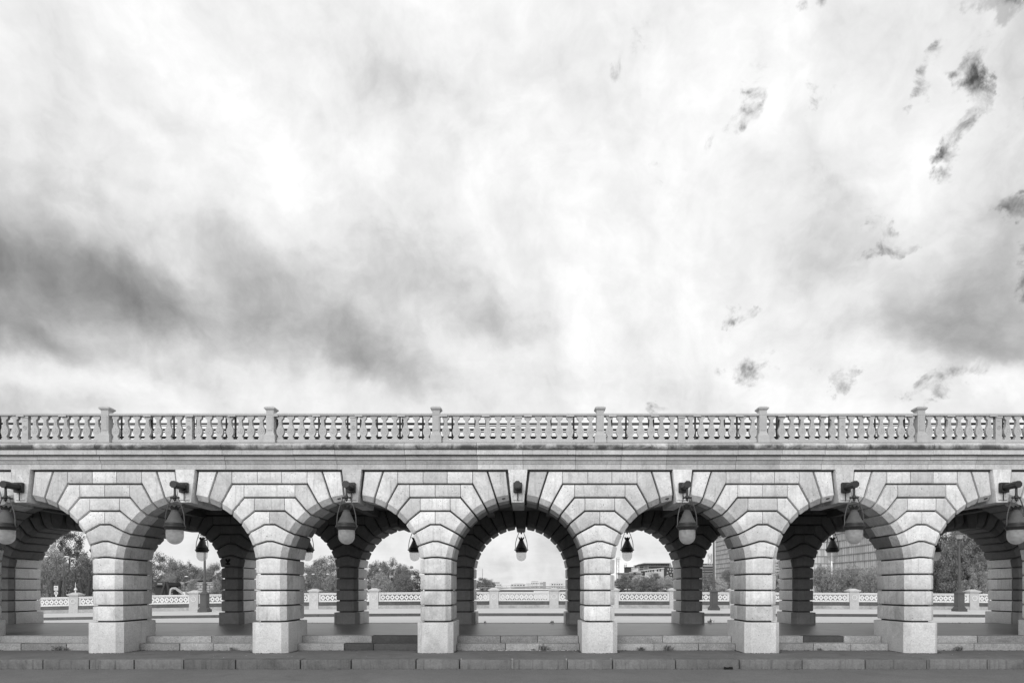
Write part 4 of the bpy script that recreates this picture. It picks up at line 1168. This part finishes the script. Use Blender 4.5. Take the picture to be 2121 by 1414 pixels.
# pale buildings far off in the middle arch
for lab, parts in (('far pale building with a low hipped roof, left in the middle arch', [('wall', 1016, 1038, 1208, 1219, 'pale_wall'), ('roof', 1019, 1034, 1204.5, 1208, 'grey_wall')]),
                   ('far hazy low block at the centre of the middle arch', [('wall', 1058, 1088, 1208.5, 1219, 'pale_wall'), ('roof', 1064, 1084, 1207, 1208.5, 'pale_wall')]),
                   ('far pale office block with flat roof, right of centre in the middle arch', [('wall', 1100, 1116, 1204, 1219, 'pale_wall'), ('roof', 1101, 1115, 1202.8, 1204, 'grey_wall'), ('wing', 1090, 1100, 1206.5, 1219, 'pale_wall')]),
                   ('far block with a darker end, rightmost of the pale pair in the middle arch', [('wall', 1118, 1125, 1204, 1219, 'pale_wall'), ('dark_end', 1125, 1130.5, 1204, 1219, 'grey_wall')]),
                   ('far low hazy block at the right pier of the middle arch', [('wall', 1142, 1166, 1206.5, 1219, 'pale_wall'), ('roof', 1148, 1160, 1205, 1206.5, 'pale_wall')])):
    b = building('far_building', lab); b['group'] = 'far pale buildings down the river'
    for nm, x0, x1, yt, yb, mt in parts: block(b, nm, x0, x1, yt, yb, 1420 + (nm == 'roof') * 0.5, 14, mt, *( (2, 5, .5, .35) if nm == 'wall' else (0, 0)))
bm = bmesh.new(); d = 1400; add_tube(bm, [(X(999.3, d), d, -2), (X(999.3, d), d, Z(1177, d))], [.9, .5], 6)
obj('chimney', bm, M['grey_wall'], None, 60, label='thin far chimney above the tree clump in the middle arch', category='chimney')
# tower crane
def crane(px, yt, yb, d, jib0, jib1, yj, label):
    r = empty('tower_crane', label, 'crane', (X(px, d), d, Z(yb, d)), 'tower cranes on the right bank')
    h = Z(yt, d) - Z(yb, d); w = 1.0
    bm = bmesh.new()
    for sx in (-1, 1):
        for sy in (-1, 1): add_tube(bm, [(sx * w, sy * w, 0), (sx * w, sy * w, h)], .14, 4)
    n = int(h / 2.2)
    for k in range(n):
        s = 1 if k % 2 else -1
        add_tube(bm, [(-s * w, -w, h * k / n), (s * w, -w, h * (k + 1) / n)], .1, 4)
    obj('mast', bm, M['grey_wall'], r, kind='stuff')
    zj = Z(yj, d) - Z(yb, d); a, b = X(jib0, d) - X(px, d), X(jib1, d) - X(px, d)
    bm = bmesh.new(); add_tube(bm, [(a, 0, zj), (b, 0, zj)], .16, 4); add_tube(bm, [(a * .9, 0, zj + 1.3), (b * .9, 0, zj + 1.3)], .12, 4)
    obj('jib', bm, M['grey_wall'], r, kind='stuff')
    bm = box_bm(-.7, .7, -1.6, -.9, zj - 2.2, zj - .4); obj('cab', bm, M['pale_wall'], r)
crane(1470.5, 1147, 1216, 420, 1464, 1476, 1150, 'tower crane rising over the grey storeyed building, left of the street lamp')
crane(1279.5, 1155, 1216, 520, 1277, 1285, 1157, 'thin far tower crane at the middle right pier, before a bright cloud')
crane(1295.3, 1168, 1216, 520, 1293, 1300, 1169, 'shorter far tower crane left of the dark cubic building')

# glass towers of the right bank: long faces towards the river
def glass_tower(x0, x1, y0, y1, ztop, label, wing=None):
    r = empty('glass_tower', label, 'tower', (x0, y0, -2.5), 'tall glass towers on the right bank')
    fh = 2.9
    def facade(nm, axis, a0, a1, c, out):
        # glass sheet, floor edges and mullions
        bm = bmesh.new()
        q = ((c, a0), (c, a1)) if axis == 'y' else ((a0, c), (a1, c))
        v = [bm.verts.new((p[0] - x0, p[1] - y0, z)) for p, z in ((q[0], 0), (q[1], 0), (q[1], ztop), (q[0], ztop))]
        bm.faces.new(v); g = link('glass_wall', finish(bm, 'glass_wall'), r, M['tower_glass'])
        n = int(ztop / fh)
        for k in range(n + 1):
            z = k * fh
            if axis == 'y': bm = box_bm(c + out * .30 - x0 if out < 0 else c - x0, c - x0 if out < 0 else c + out * .3 - x0, a0 - y0, a1 - y0, z - .16, z + .16)
            else: bm = box_bm(a0 - x0, a1 - x0, c + out * .3 - y0, c - y0, z - .16, z + .16)
            obj('floor_edge', bm, M['slab'], r)
        bm = bmesh.new(); m = int((a1 - a0) / 1.3)
        for k in range(m + 1):
            a = a0 + (a1 - a0) * k / m
            if axis == 'y': add_box(bm, c - .16 - x0, c - x0 - .005, a - .05 - y0, a + .05 - y0, 0, ztop)
            else: add_box(bm, a - .05 - x0, a + .05 - x0, c - .16 - y0, c - .005 - y0, 0, ztop)
        obj('mullion', bm, M['slab'], r, kind='stuff')
    facade('river', 'y', y0, y1, x0, -1)
    facade('end', 'x', x0, x1, y0, -1)
    bm = box_bm(.05, x1 - x0, .05, y1 - y0, 0, ztop - .05); obj('body', bm, M['grey_wall'], r)
    if wing:
        facade('wing', 'x', wing[0], wing[1], wing[2], -1)
        bm = box_bm(wing[0] - x0, wing[1] - x0, wing[2] + .05 - y0, wing[3] - y0, 0, ztop - .05); obj('wing_body', bm, M['grey_wall'], r)
    bm = box_bm(-.3, x1 - x0 + .3, -.3, y1 - y0 + .3, ztop, ztop + .6); obj('roof', bm, M['grey_wall'], r)
    return r
M['slab'] = rough_mat('tower_floor_edge', .30, vary=.05, grain=.05, gscale=1, stain=.1, sscale=.1, bump=0)
glass_tower(124, 150, 196, 250, 43, 'large pale glass tower with shutters, filling the arch at right behind the row of trees', (108, 124, 252, 262))
glass_tower(124, 148, 345, 406, 43, 'pale glass tower farther off, right of the middle right street lamp')

# footbridge over the river
fb = empty('footbridge', 'slender steel footbridge with a rising curved deck crossing the river', 'footbridge', (0, 300, 0))
d = 300
def curve(pts, n=24):
    out = []
    for i in range(len(pts) - 1):
        for k in range(n // (len(pts) - 1)):
            t = k / (n // (len(pts) - 1)); p0, p1 = pts[i], pts[i+1]
            out.append((p0[0] + (p1[0] - p0[0]) * t, p0[1] + (p1[1] - p0[1]) * t))
    out.append(pts[-1]); return out
def ribbon(nm, pts, thick, depth, mat, y=0):
    bm = bmesh.new(); prev = None
    for px, py in pts:
        x, z = X(px, d), Z(py, d)
        cur = [bm.verts.new((x, y, z)), bm.verts.new((x, y + depth, z)), bm.verts.new((x, y + depth, z - thick)), bm.verts.new((x, y, z - thick))]
        if prev:
            for k in range(4): bm.faces.new((prev[k], prev[(k+1) % 4], cur[(k+1) % 4], cur[k]))
        prev = cur
    obj(nm, bm, M[mat], fb)
low = [(990, 1215.5), (1040, 1216.2), (1100, 1216.8), (1280, 1217.2), (1395, 1216.5), (1450, 1214)]
arch = [(1030, 1218.5), (1070, 1214.8), (1110, 1213.0), (1180, 1212.6), (1275, 1213.2), (1310, 1211.2), (1345, 1208.2), (1396, 1203.6), (1440, 1200), (1480, 1197)]
ribbon('lower_deck', low, .28, 4, 'grey_wall'); ribbon('upper_deck', arch, .34, 5, 'grey_wall', -1)
for lst, hgt, y in ((low, 1.0, .1), (arch, 1.1, -.9)):
    ribbon('handrail', [(a, b - hgt * F / d) for a, b in lst], .09, .1, 'grey_wall', y)
def at(lst, px):
    for (a, b), (c, e) in zip(lst, lst[1:]):
        if a <= px <= c: return b + (e - b) * (px - a) / (c - a)
    return lst[-1][1]
for i in range(48):
    px = 1040 + i * 9
    for lst, y in ((low, .12), (arch, -.88)):
        if px > lst[-1][0]: continue
        bm = bmesh.new(); z = Z(at(lst, px), d); add_box(bm, X(px, d) - .05, X(px, d) + .05, y, y + .08, z - .05, z + 1.05); obj('railing_post', bm, M['grey_wall'], fb)
for px in (1285, 1320, 1355, 1390):
    za, zl = Z(at(arch, px), d), Z(at(low, px), d)
    bm = bmesh.new(); add_tube(bm, [(X(px, d), 1, zl), (X(px + 6, d), 1, za - .1)], .1, 5); obj('strut', bm, M['grey_wall'], fb)
bm = bmesh.new(); dd = 640
add_box(bm, X(980, dd), X(1180, dd), dd, dd + 10, Z(1217.6, dd), Z(1215.6, dd)); o = obj('road_bridge', bm, M['grey_wall'], None, label='far low road bridge, a thin grey line across the river in the middle arch', category='bridge')
# barge on the river: pale roof just showing over the parapet
bg = empty('river_barge', 'moored barge with flat pale roof, just above the parapet in the middle arch', 'boat', (X(1090, 150), 150, -8))
for nm, x0, x1, yt, yb, mt in (('roof', 1105, 1140, 1222.8, 1223.6, 'white'), ('cabin', 1106, 1139, 1223.6, 1240, 'pale_wall'), ('hull', 1046, 1150, 1240, 1297, 'dark_wall')):
    bm = box_bm(X(x0, 150) - bg.location.x, X(x1, 150) - bg.location.x, 0, 5, Z(yb, 150) + 8, Z(yt, 150) + 8, bevel=.05); obj(nm, bm, M[mt], bg)

# ------------------------------------------------------------------ works site on the left bank
d = 100
sh = empty('site_shed', 'dark flat roofed shed with a white sign strip and sloping canopy behind the left arch', 'shed', (0, d, 0))
def bx(parent, nm, x0, x1, yt, yb, dep, mat, off=0, bev=.01):
    dd = d + off
    return obj(nm, box_bm(X(x0, dd), X(x1, dd), off, off + dep, Z(yb, dd), Z(yt, dd), bevel=bev), M[mat], parent)
bx(sh, 'wall', 321, 341, 1213, 1250, 4, 'dark_wall'); bx(sh, 'roof', 319, 341.5, 1205, 1213, 5, 'dark_wall', -.5); bx(sh, 'sign_strip', 326, 336, 1207.6, 1209, .1, 'pale_wall', -.55)
bm = bmesh.new(); add_prism(bm, [(X(354, d), Z(1207, d)), (X(381, d), Z(1198, d)), (X(381, d), Z(1199.6, d)), (X(354, d), Z(1209, d))], 3, 8); obj('canopy', bm, M['grey_wall'], sh)
bx(sh, 'back_wall', 354, 372, 1206, 1214, 2, 'dark_wall', 4)
wl = empty('block_wall', 'pale retaining wall of large stone blocks behind the young tree', 'wall', (0, 104, 0))
d = 104
bm = box_bm(X(374, d), X(447, d), .1, 1.0, -2.5, Z(1206.5, d)); obj('core', bm, M['mortar'], wl)
for r in range(7):
    for c in range(8):
        x0 = 374 + 9.2 * c - (4.6 if r % 2 else 0); x1 = min(x0 + 9.2, 447); x0 = max(x0, 374)
        if x1 - x0 < 1: continue
        y0 = 1206.8 + r * 5.0
        bm = box_bm(X(x0, d) + .03, X(x1, d) - .03, -.05 + random.uniform(-.03, .03), .3, Z(y0 + 5, d) + .03, Z(y0, d) - .03, bevel=.03); obj('block', bm, M['block'], wl)
bm = box_bm(X(373, d), X(448, d), -.15, 1.1, Z(1206.6, d), Z(1205.4, d)); obj('coping', bm, M['pale_wall'], wl)
# excavator: white boom and arm over the parapet
d = 80
ex = empty('excavator', 'white excavator with its folded boom showing above the parapet', 'excavator', (X(352, d), d, -2.5))
x0_ = X(352, d); sc_ = d / F
def ev(px, py): return (X(px, d) - x0_, Z(py, d) + 2.5)
bm = bmesh.new(); add_prism(bm, [ev(351.5, 1233), ev(355, 1233), ev(356.5, 1221), ev(360, 1218.5), ev(365, 1221), ev(381, 1231), ev(382.5, 1228.8), ev(367, 1218), ev(362, 1215.2), ev(357, 1216), ev(353.5, 1219)][::-1], -.2, .25)
obj('boom', bm, M['block'], ex)
bm = bmesh.new(); add_prism(bm, [ev(378, 1226), ev(384, 1225), ev(385, 1236), ev(380, 1238)][::-1], -.16, .2); obj('arm', bm, M['white'], ex)
bm = bmesh.new(); a, b = ev(358, 1226), ev(366, 1220.5); add_tube(bm, [(a[0], -.3, a[1]), (b[0], -.3, b[1])], .09, 8); obj('hydraulic_ram', bm, M['iron'], ex)
a = ev(350, 1232)
bm = box_bm(-1.5, 1.3, -1.1, 1.3, .95, 2.1, bevel=.08); obj('engine_body', bm, M['white'], ex)
bm = box_bm(-1.4, -.5, -1.0, .0, 2.1, 3.05, bevel=.08); c = obj('cab', bm, M['white'], ex)
bm = box_bm(-1.3, -.6, -1.02, -.98, 2.3, 2.9); obj('cab_window', bm, M['window'], c)
for s in (-1, 1):
    bm = box_bm(-1.9, 1.8, s * 1.05 - .25, s * 1.05 + .25, 0, .85, bevel=.2, seg=3); obj('track', bm, M['iron'], ex)
bm = bmesh.new(); a = ev(383, 1238); add_prism(bm, [(a[0] - .5, a[1] - .8), (a[0] + .3, a[1] - .7), (a[0] + .35, a[1]), (a[0] - .2, a[1])], -.45, .45); obj('bucket', bm, M['iron'], ex)

# two armed park lamps
def park_lamp(px, yt, d, label, arms, zb=-2.5):
    r = empty('park_lamp', label, 'lamp', (X(px, d), d, zb), 'slim lamps among the bank trees')
    h = Z(yt, d) - zb
    bm = bmesh.new(); add_tube(bm, [(0, 0, 0), (0, 0, h)], [.09, .05], 8); obj('pole', bm, M['arms' if False else 'post'], r)
    for s in arms:
        bm = bmesh.new(); add_tube(bm, [(0, 0, h - .1), (s * .5, 0, h + .12), (s * 1.0, 0, h + .2)], .035, 6); obj('arm', bm, M['post'], r)
        bm = bmesh.new(); add_lathe(bm, [(0, h + .30), (.14, h + .27), (.26, h + .20), (.25, h + .15), (0, h + .12)], 12, (s * 1.15, 0, 0)); obj('lamp_head', bm, M['white'], r, 50)
park_lamp(117, 1156, 70, 'slim two armed lamp above the square and round signs, leftmost arch', (-1, 1))
park_lamp(132, 1160, 74, 'slim one armed lamp just right of the two armed lamp, leftmost arch', (1,))
park_lamp(664, 1191, 96, 'two armed park lamp left of the pale bright bush tree', (-1, 1))
park_lamp(383, 1196, 90, 'small lamp post left of the young tree, before the block wall', (.2,))
park_lamp(1459.5, 1172, 140, 'thin curved lamp post left of the right street lamp', (-1,))

# signs behind the parapet, leftmost arch
d = 56; x0_ = X(116, d)
sg = empty('sign_post', 'sign post carrying a white bordered square sign over a round sign, leftmost arch', 'sign', (x0_, d, -2.5))
def sz(py): return Z(py, d) + 2.5
bm = bmesh.new(); add_tube(bm, [(0, .05, 0), (0, .05, sz(1212))], .03, 8); obj('pole', bm, M['post'], sg)
def sx(px): return X(px, d) - x0_
bm = box_bm(sx(111.8), sx(120.3), -.02, .02, sz(1222), sz(1212.6), bevel=.008); sq = obj('square_plate', bm, M['white'], sg)
bm = box_bm(sx(113.1), sx(119.0), -.026, -.018, sz(1220.6), sz(1214), bevel=.002); obj('dark_field', bm, M['trouser'], sq)
for a, b, t, u in ((114, 115.2, 1217.5, 1219.8), (115.6, 116.8, 1216.8, 1219.8), (117.2, 118.4, 1217.5, 1219.8)):
    bm = box_bm(sx(a), sx(b), -.031, -.024, sz(u), sz(t)); obj('white_mark', bm, M['white'], sq)
bm = bmesh.new(); add_lathe(bm, [(0, -.02), (.17, -.02), (.17, .02), (0, .02)], 24); bmesh.ops.rotate(bm, verts=bm.verts[:], cent=(0, 0, 0), matrix=Matrix.Rotation(radians(90), 3, 'X'))
rd = obj('round_plate', bm, M['white'], sg); rd.location = (sx(116.2), 0, sz(1227.5))
bm = bmesh.new(); add_lathe(bm, [(0, -.006), (.125, -.006), (.125, .006), (0, .006)], 24); bmesh.ops.rotate(bm, verts=bm.verts[:], cent=(0, 0, 0), matrix=Matrix.Rotation(radians(90), 3, 'X'))
o = obj('dark_disc', bm, M['trouser'], rd); o.location = (0, -.022, 0)
bm = box_bm(-.02, .02, -.034, -.026, -.08, .08); bmesh.ops.rotate(bm, verts=bm.verts[:], cent=(0, 0, 0), matrix=Matrix.Rotation(radians(35), 3, 'Y')); o = obj('white_mark', bm, M['white'], rd)
bm = box_bm(sx(114.6), sx(118), -.015, .015, sz(1234.5), sz(1231.5)); obj('small_plate', bm, M['white'], sg)
bm = bmesh.new(); dd = 62; add_lathe(bm, [(.22, 0), (.22, 1.2), (.10, 1.25), (.08, 3.0), (.15, 3.02), (.15, 3.35), (.07, 3.4), (.06, 3.9), (.14, 3.95), (.14, 4.05), (.02, 4.2), (.02, 4.7), (0, 4.72)], 12)
o = obj('mooring_light', bm, M['white'], None, 40, label='slim white finial light standing behind the parapet post, leftmost arch', category='light'); o.location = (X(156.5, dd), dd, -2.5)
bm = bmesh.new(); dd = 60; add_lathe(bm, [(.07, 0), (.05, 5.0), (0, 5.05)], 8); o = obj('slim_mast', bm, M['brace'], None, 60, label='thin grey mast above the parapet post, before the row of trees under the tower', category='mast'); o.location = (X(1765.5, dd), dd, -2.5)
# timber landing beyond the trees beside the middle pier
d = 130
ld = empty('jetty', 'dark raised jetty platform on posts, behind the person at the middle pier', 'jetty', (0, d, 0))
bx(ld, 'deck', 855, 880, 1206.6, 1208.4, 5, 'dark_wall'); bx(ld, 'mast', 861.6, 862.6, 1198, 1207, .2, 'grey_wall')
for p in (858.5, 863, 868, 873): bx(ld, 'post', p, p + 1.3, 1208.4, 1262, .25, 'dark_wall', .3)
for p in (856, 862, 868, 874): bx(ld, 'rail_post', p, p + .5, 1203.6, 1206.6, .1, 'grey_wall', .1)
bx(ld, 'rail', 855, 880, 1203.4, 1204, .1, 'grey_wall', .1)

# ================================================================== person behind the middle pier
def person():
    d = 45.5; px = 879.5
    x = X(px, d); z0 = ZP - drop(x)
    J = {'pel': (0, 0, .95), 'sp': (0, .01, 1.15), 'ch': (0, 0, 1.36), 'nk': (0, 0, 1.50), 'hd': (.01, -.02, 1.60), 'tp': (.02, -.02, 1.72),
         'ls': (-.02, -.17, 1.42), 'le': (-.10, -.20, 1.14), 'lh': (-.02, -.22, .92), 'rs': (-.02, .17, 1.42), 're': (.08, .20, 1.15), 'rh': (.22, .19, .98),
         'lk': (.14, -.09, .52), 'la': (.10, -.09, .09), 'lt': (.27, -.10, .04), 'lhip': (0, -.09, .90),
         'rk': (-.06, .09, .52), 'ra': (-.33, .09, .16), 'rt': (-.22, .09, .03), 'rhip': (0, .09, .90)}
    R = {'pel': .135, 'sp': .13, 'ch': .15, 'nk': .06, 'hd': .095, 'tp': .075, 'ls': .065, 'le': .045, 'lh': .03, 'rs': .065, 're': .045, 'rh': .03,
         'lk': .06, 'la': .042, 'lt': .035, 'rk': .06, 'ra': .042, 'rt': .035, 'lhip': .095, 'rhip': .095}
    E = [('pel', 'sp'), ('sp', 'ch'), ('ch', 'nk'), ('nk', 'hd'), ('hd', 'tp'), ('ch', 'ls'), ('ls', 'le'), ('le', 'lh'), ('ch', 'rs'), ('rs', 're'), ('re', 'rh'),
         ('pel', 'lhip'), ('lhip', 'lk'), ('lk', 'la'), ('la', 'lt'), ('pel', 'rhip'), ('rhip', 'rk'), ('rk', 'ra'), ('ra', 'rt')]
    for h, s in (('lh', -1), ('rh', 1)):            # fingers
        b = Vector(J[h])
        for k in range(4):
            J[h + 'f%d' % k] = tuple(b + Vector((.02 + .012 * k - .03, s * .004, -.085 - (.012 if k in (1, 2) else 0)))); R[h + 'f%d' % k] = .0085; E.append((h, h + 'f%d' % k))
        J[h + 't'] = tuple(b + Vector((.045, 0, -.04))); R[h + 't'] = .009; E.append((h, h + 't'))
    names = list(J); ix = {n: i for i, n in enumerate(names)}
    me = bpy.data.meshes.new('person'); me.from_pydata([J[n] for n in names], [(ix[a], ix[b]) for a, b in E], [])
    o = bpy.data.objects.new('person', me); COL.objects.link(o)
    sk = o.modifiers.new('skin', 'SKIN'); sk.use_smooth_shade = True
    for n in names:
        v = me.skin_vertices[0].data[ix[n]]; v.radius = (R[n], R[n]); v.use_root = n == 'pel'
    o.modifiers.new('sub', 'SUBSURF').levels = 2; o.modifiers['sub'].render_levels = 2
    dg = bpy.context.evaluated_depsgraph_get(); m2 = bpy.data.meshes.new_from_object(o.evaluated_get(dg))
    o.modifiers.clear(); o.data = m2; m2.name = 'person'
    m2.materials.clear()
    for k in ('skin', 'shirt', 'trouser', 'iron'): m2.materials.append(M[k])
    for p in m2.polygons:
        c = p.center; p.use_smooth = True
        arm = abs(c.y) > .16 and c.z < 1.14
        p.material_index = 3 if c.z < .13 else 2 if c.z < .98 and not (abs(c.y) > .165 and c.z > .75) else 1 if c.z < 1.49 and not arm else 0
    bm = bmesh.new(); bmesh.ops.create_uvsphere(bm, u_segments=14, v_segments=9, radius=.108)
    for v in bm.verts: v.co.z = max(v.co.z, -.03) if v.co.x > 0 else max(v.co.z, -.08)
    h = obj('hair', bm, M['hair'], o, 60); h.location = (-.015, -.02, 1.66)
    bm = bmesh.new()
    add_box(bm, .095, .125, -.035, -.005, 1.60, 1.63)
    hn = obj('nose', bm, M['skin'], o)
    o.location = (x, d, z0); o['label'] = 'person in a white shirt walking, mostly hidden behind the middle left pier'; o['category'] = 'person'
    return o
person()

# ================================================================== weeds, dirt and litter
rw = random.Random(9)
def weed(px, py_base, d, h, n, label, zb):
    bm = bmesh.new()
    for k in range(n):
        a = rw.uniform(0, 6.28); l = h * rw.uniform(.5, 1.1); lean = rw.uniform(.1, .8); w = h * rw.uniform(.05, .11)
        base = Vector((rw.gauss(0, h * .3), rw.gauss(0, .03), 0)); dirv = Vector((cos(a) * lean, sin(a) * lean * .6 - .1, 1)).normalized()
        side = Vector((-sin(a), cos(a), 0)) * w
        m_ = base + dirv * l * .55; t = base + dirv * l + Vector((cos(a), sin(a) * .5, -.3)) * l * .25
        v = [bm.verts.new(p) for p in (base, m_ - side, t, m_ + side)]; bm.faces.new(v)
    me = bpy.data.meshes.new('weed'); bm.to_mesh(me); bm.free()
    o = link('weed', me, None, M['leaf'], label=label, category='weed', group='weeds in the joints of the steps'); o.location = (X(px, d), d, zb)
weed(116, 0, 15.58, .16, 34, 'larger weed tuft at the foot of the steps, left of the first full pier', 0)
weed(134, 0, 15.58, .13, 30, 'second weed tuft at the foot of the steps, right beside the larger left one', 0)
weed(1126, 0, 15.55, .17, 70, 'dense weed clump at the foot of the steps under the middle arch', 0)
weed(1104, 0, 15.55, .08, 30, 'tiny weed left of the dense clump under the middle arch', 0)
weed(1328, 0, 15.55, .13, 45, 'low weed tuft at the steps, just right of the middle right pier', 0)
weed(1385, 0, 15.5, .18, 60, 'spiky weed at the steps under the arch with the footbridge', 0)
weed(1698, 0, 15.55, .10, 40, 'low weed tuft at the steps left of the last full pier', 0)
weed(1986, 0, 15.5, .15, 50, 'weed tuft at the steps under the rightmost arch', 0)
weed(480, 0, 15.55, .12, 40, 'low weed tuft at the steps left of the second pier', 0)
for px, h, lab in ((1143, .13, 'thin weeds on the platform edge in the middle arch'), (1470, .2, 'upright thin weeds at the platform edge beside the right far pier'), (1005, .1, 'tiny weeds at the foot of the left far pier in the middle arch')):
    weed(px, 0, 21.85, h, 16, lab, PLAT_Z)
# crumbs of dirt and dead leaves gathered along the steps and the kerb
vs, fs = [], []
def crumb(x, y, z, s):
    i = len(vs); a = rw.uniform(0, 3.14)
    for k in range(4): vs.append((x + s * cos(a + k * pi / 2) * rw.uniform(.6, 1.2), y + s * sin(a + k * pi / 2) * rw.uniform(.6, 1.2), z + rw.uniform(.002, s * .6)))
    vs.append((x, y, z + s * rw.uniform(.3, .9))); fs.extend([(i, i+1, i+4), (i+1, i+2, i+4), (i+2, i+3, i+4), (i+3, i, i+4)])
for k in range(1500):
    x = rw.uniform(-15, 15); dn = abs(sin(x * 1.7) * sin(x * .63 + 1))
    if rw.random() < dn: crumb(x, 15.64 - abs(rw.gauss(0, .07)), .0, rw.uniform(.008, .028))
for k in range(500): crumb(rw.uniform(-15, 15), KERB_Y - abs(rw.gauss(0, .05)), -.20, rw.uniform(.006, .02))
for k in range(400):
    x = rw.uniform(-24, 24)
    if sin(x * 1.3) + sin(x * .7 + 2) > .1: crumb(x, 21.95 - abs(rw.gauss(0, .08)), PLAT_Z, rw.uniform(.01, .035))
for i in range(1, 9):
    xp = (KX[i] + KX[i+1]) / 2
    for k in range(70): crumb(xp + rw.uniform(-.40, .40), 14.925 - abs(rw.gauss(0, .02)), 0, rw.uniform(.008, .02))
    for s in (-1, 1):
        for k in range(60): crumb(xp + s * (.46 + abs(rw.gauss(0, .02))), rw.uniform(15.05, 15.64), 0, rw.uniform(.008, .02))
me = bpy.data.meshes.new('dirt_crumbs'); me.from_pydata(vs, [], fs)
link('dirt_crumbs', me, None, M['soil'] if 'soil' in M else M['bark'], kind='stuff')
vs, fs = [], []
for k in range(420):
    x = rw.gauss(X(1085, 15.5), .8)
    crumb(x, 15.60 - abs(rw.gauss(0, .05)), .0, rw.uniform(.006, .02))
for k in range(120): crumb(rw.uniform(-13, 13), rw.uniform(13.9, 15.6), 0, rw.uniform(.004, .014))
me = bpy.data.meshes.new('pale_grit'); me.from_pydata(vs, [], fs); link('pale_grit', me, None, M['litter'], kind='stuff')
bm = bmesh.new(); add_box(bm, -.09, .09, -.02, .02, 0, .05); bmesh.ops.subdivide_edges(bm, edges=bm.edges[:], cuts=2, use_grid_fill=True)
for v in bm.verts: v.co += Vector((rw.uniform(-.012, .012), rw.uniform(-.01, .01), rw.uniform(-.012, .012) if v.co.z > .01 else 0))
o = obj('rag', bm, M['hole'], None, label='crumpled black rag lying in the gutter against the kerb', category='litter'); o.location = (X(1508, 13.49), 13.47, -.2)
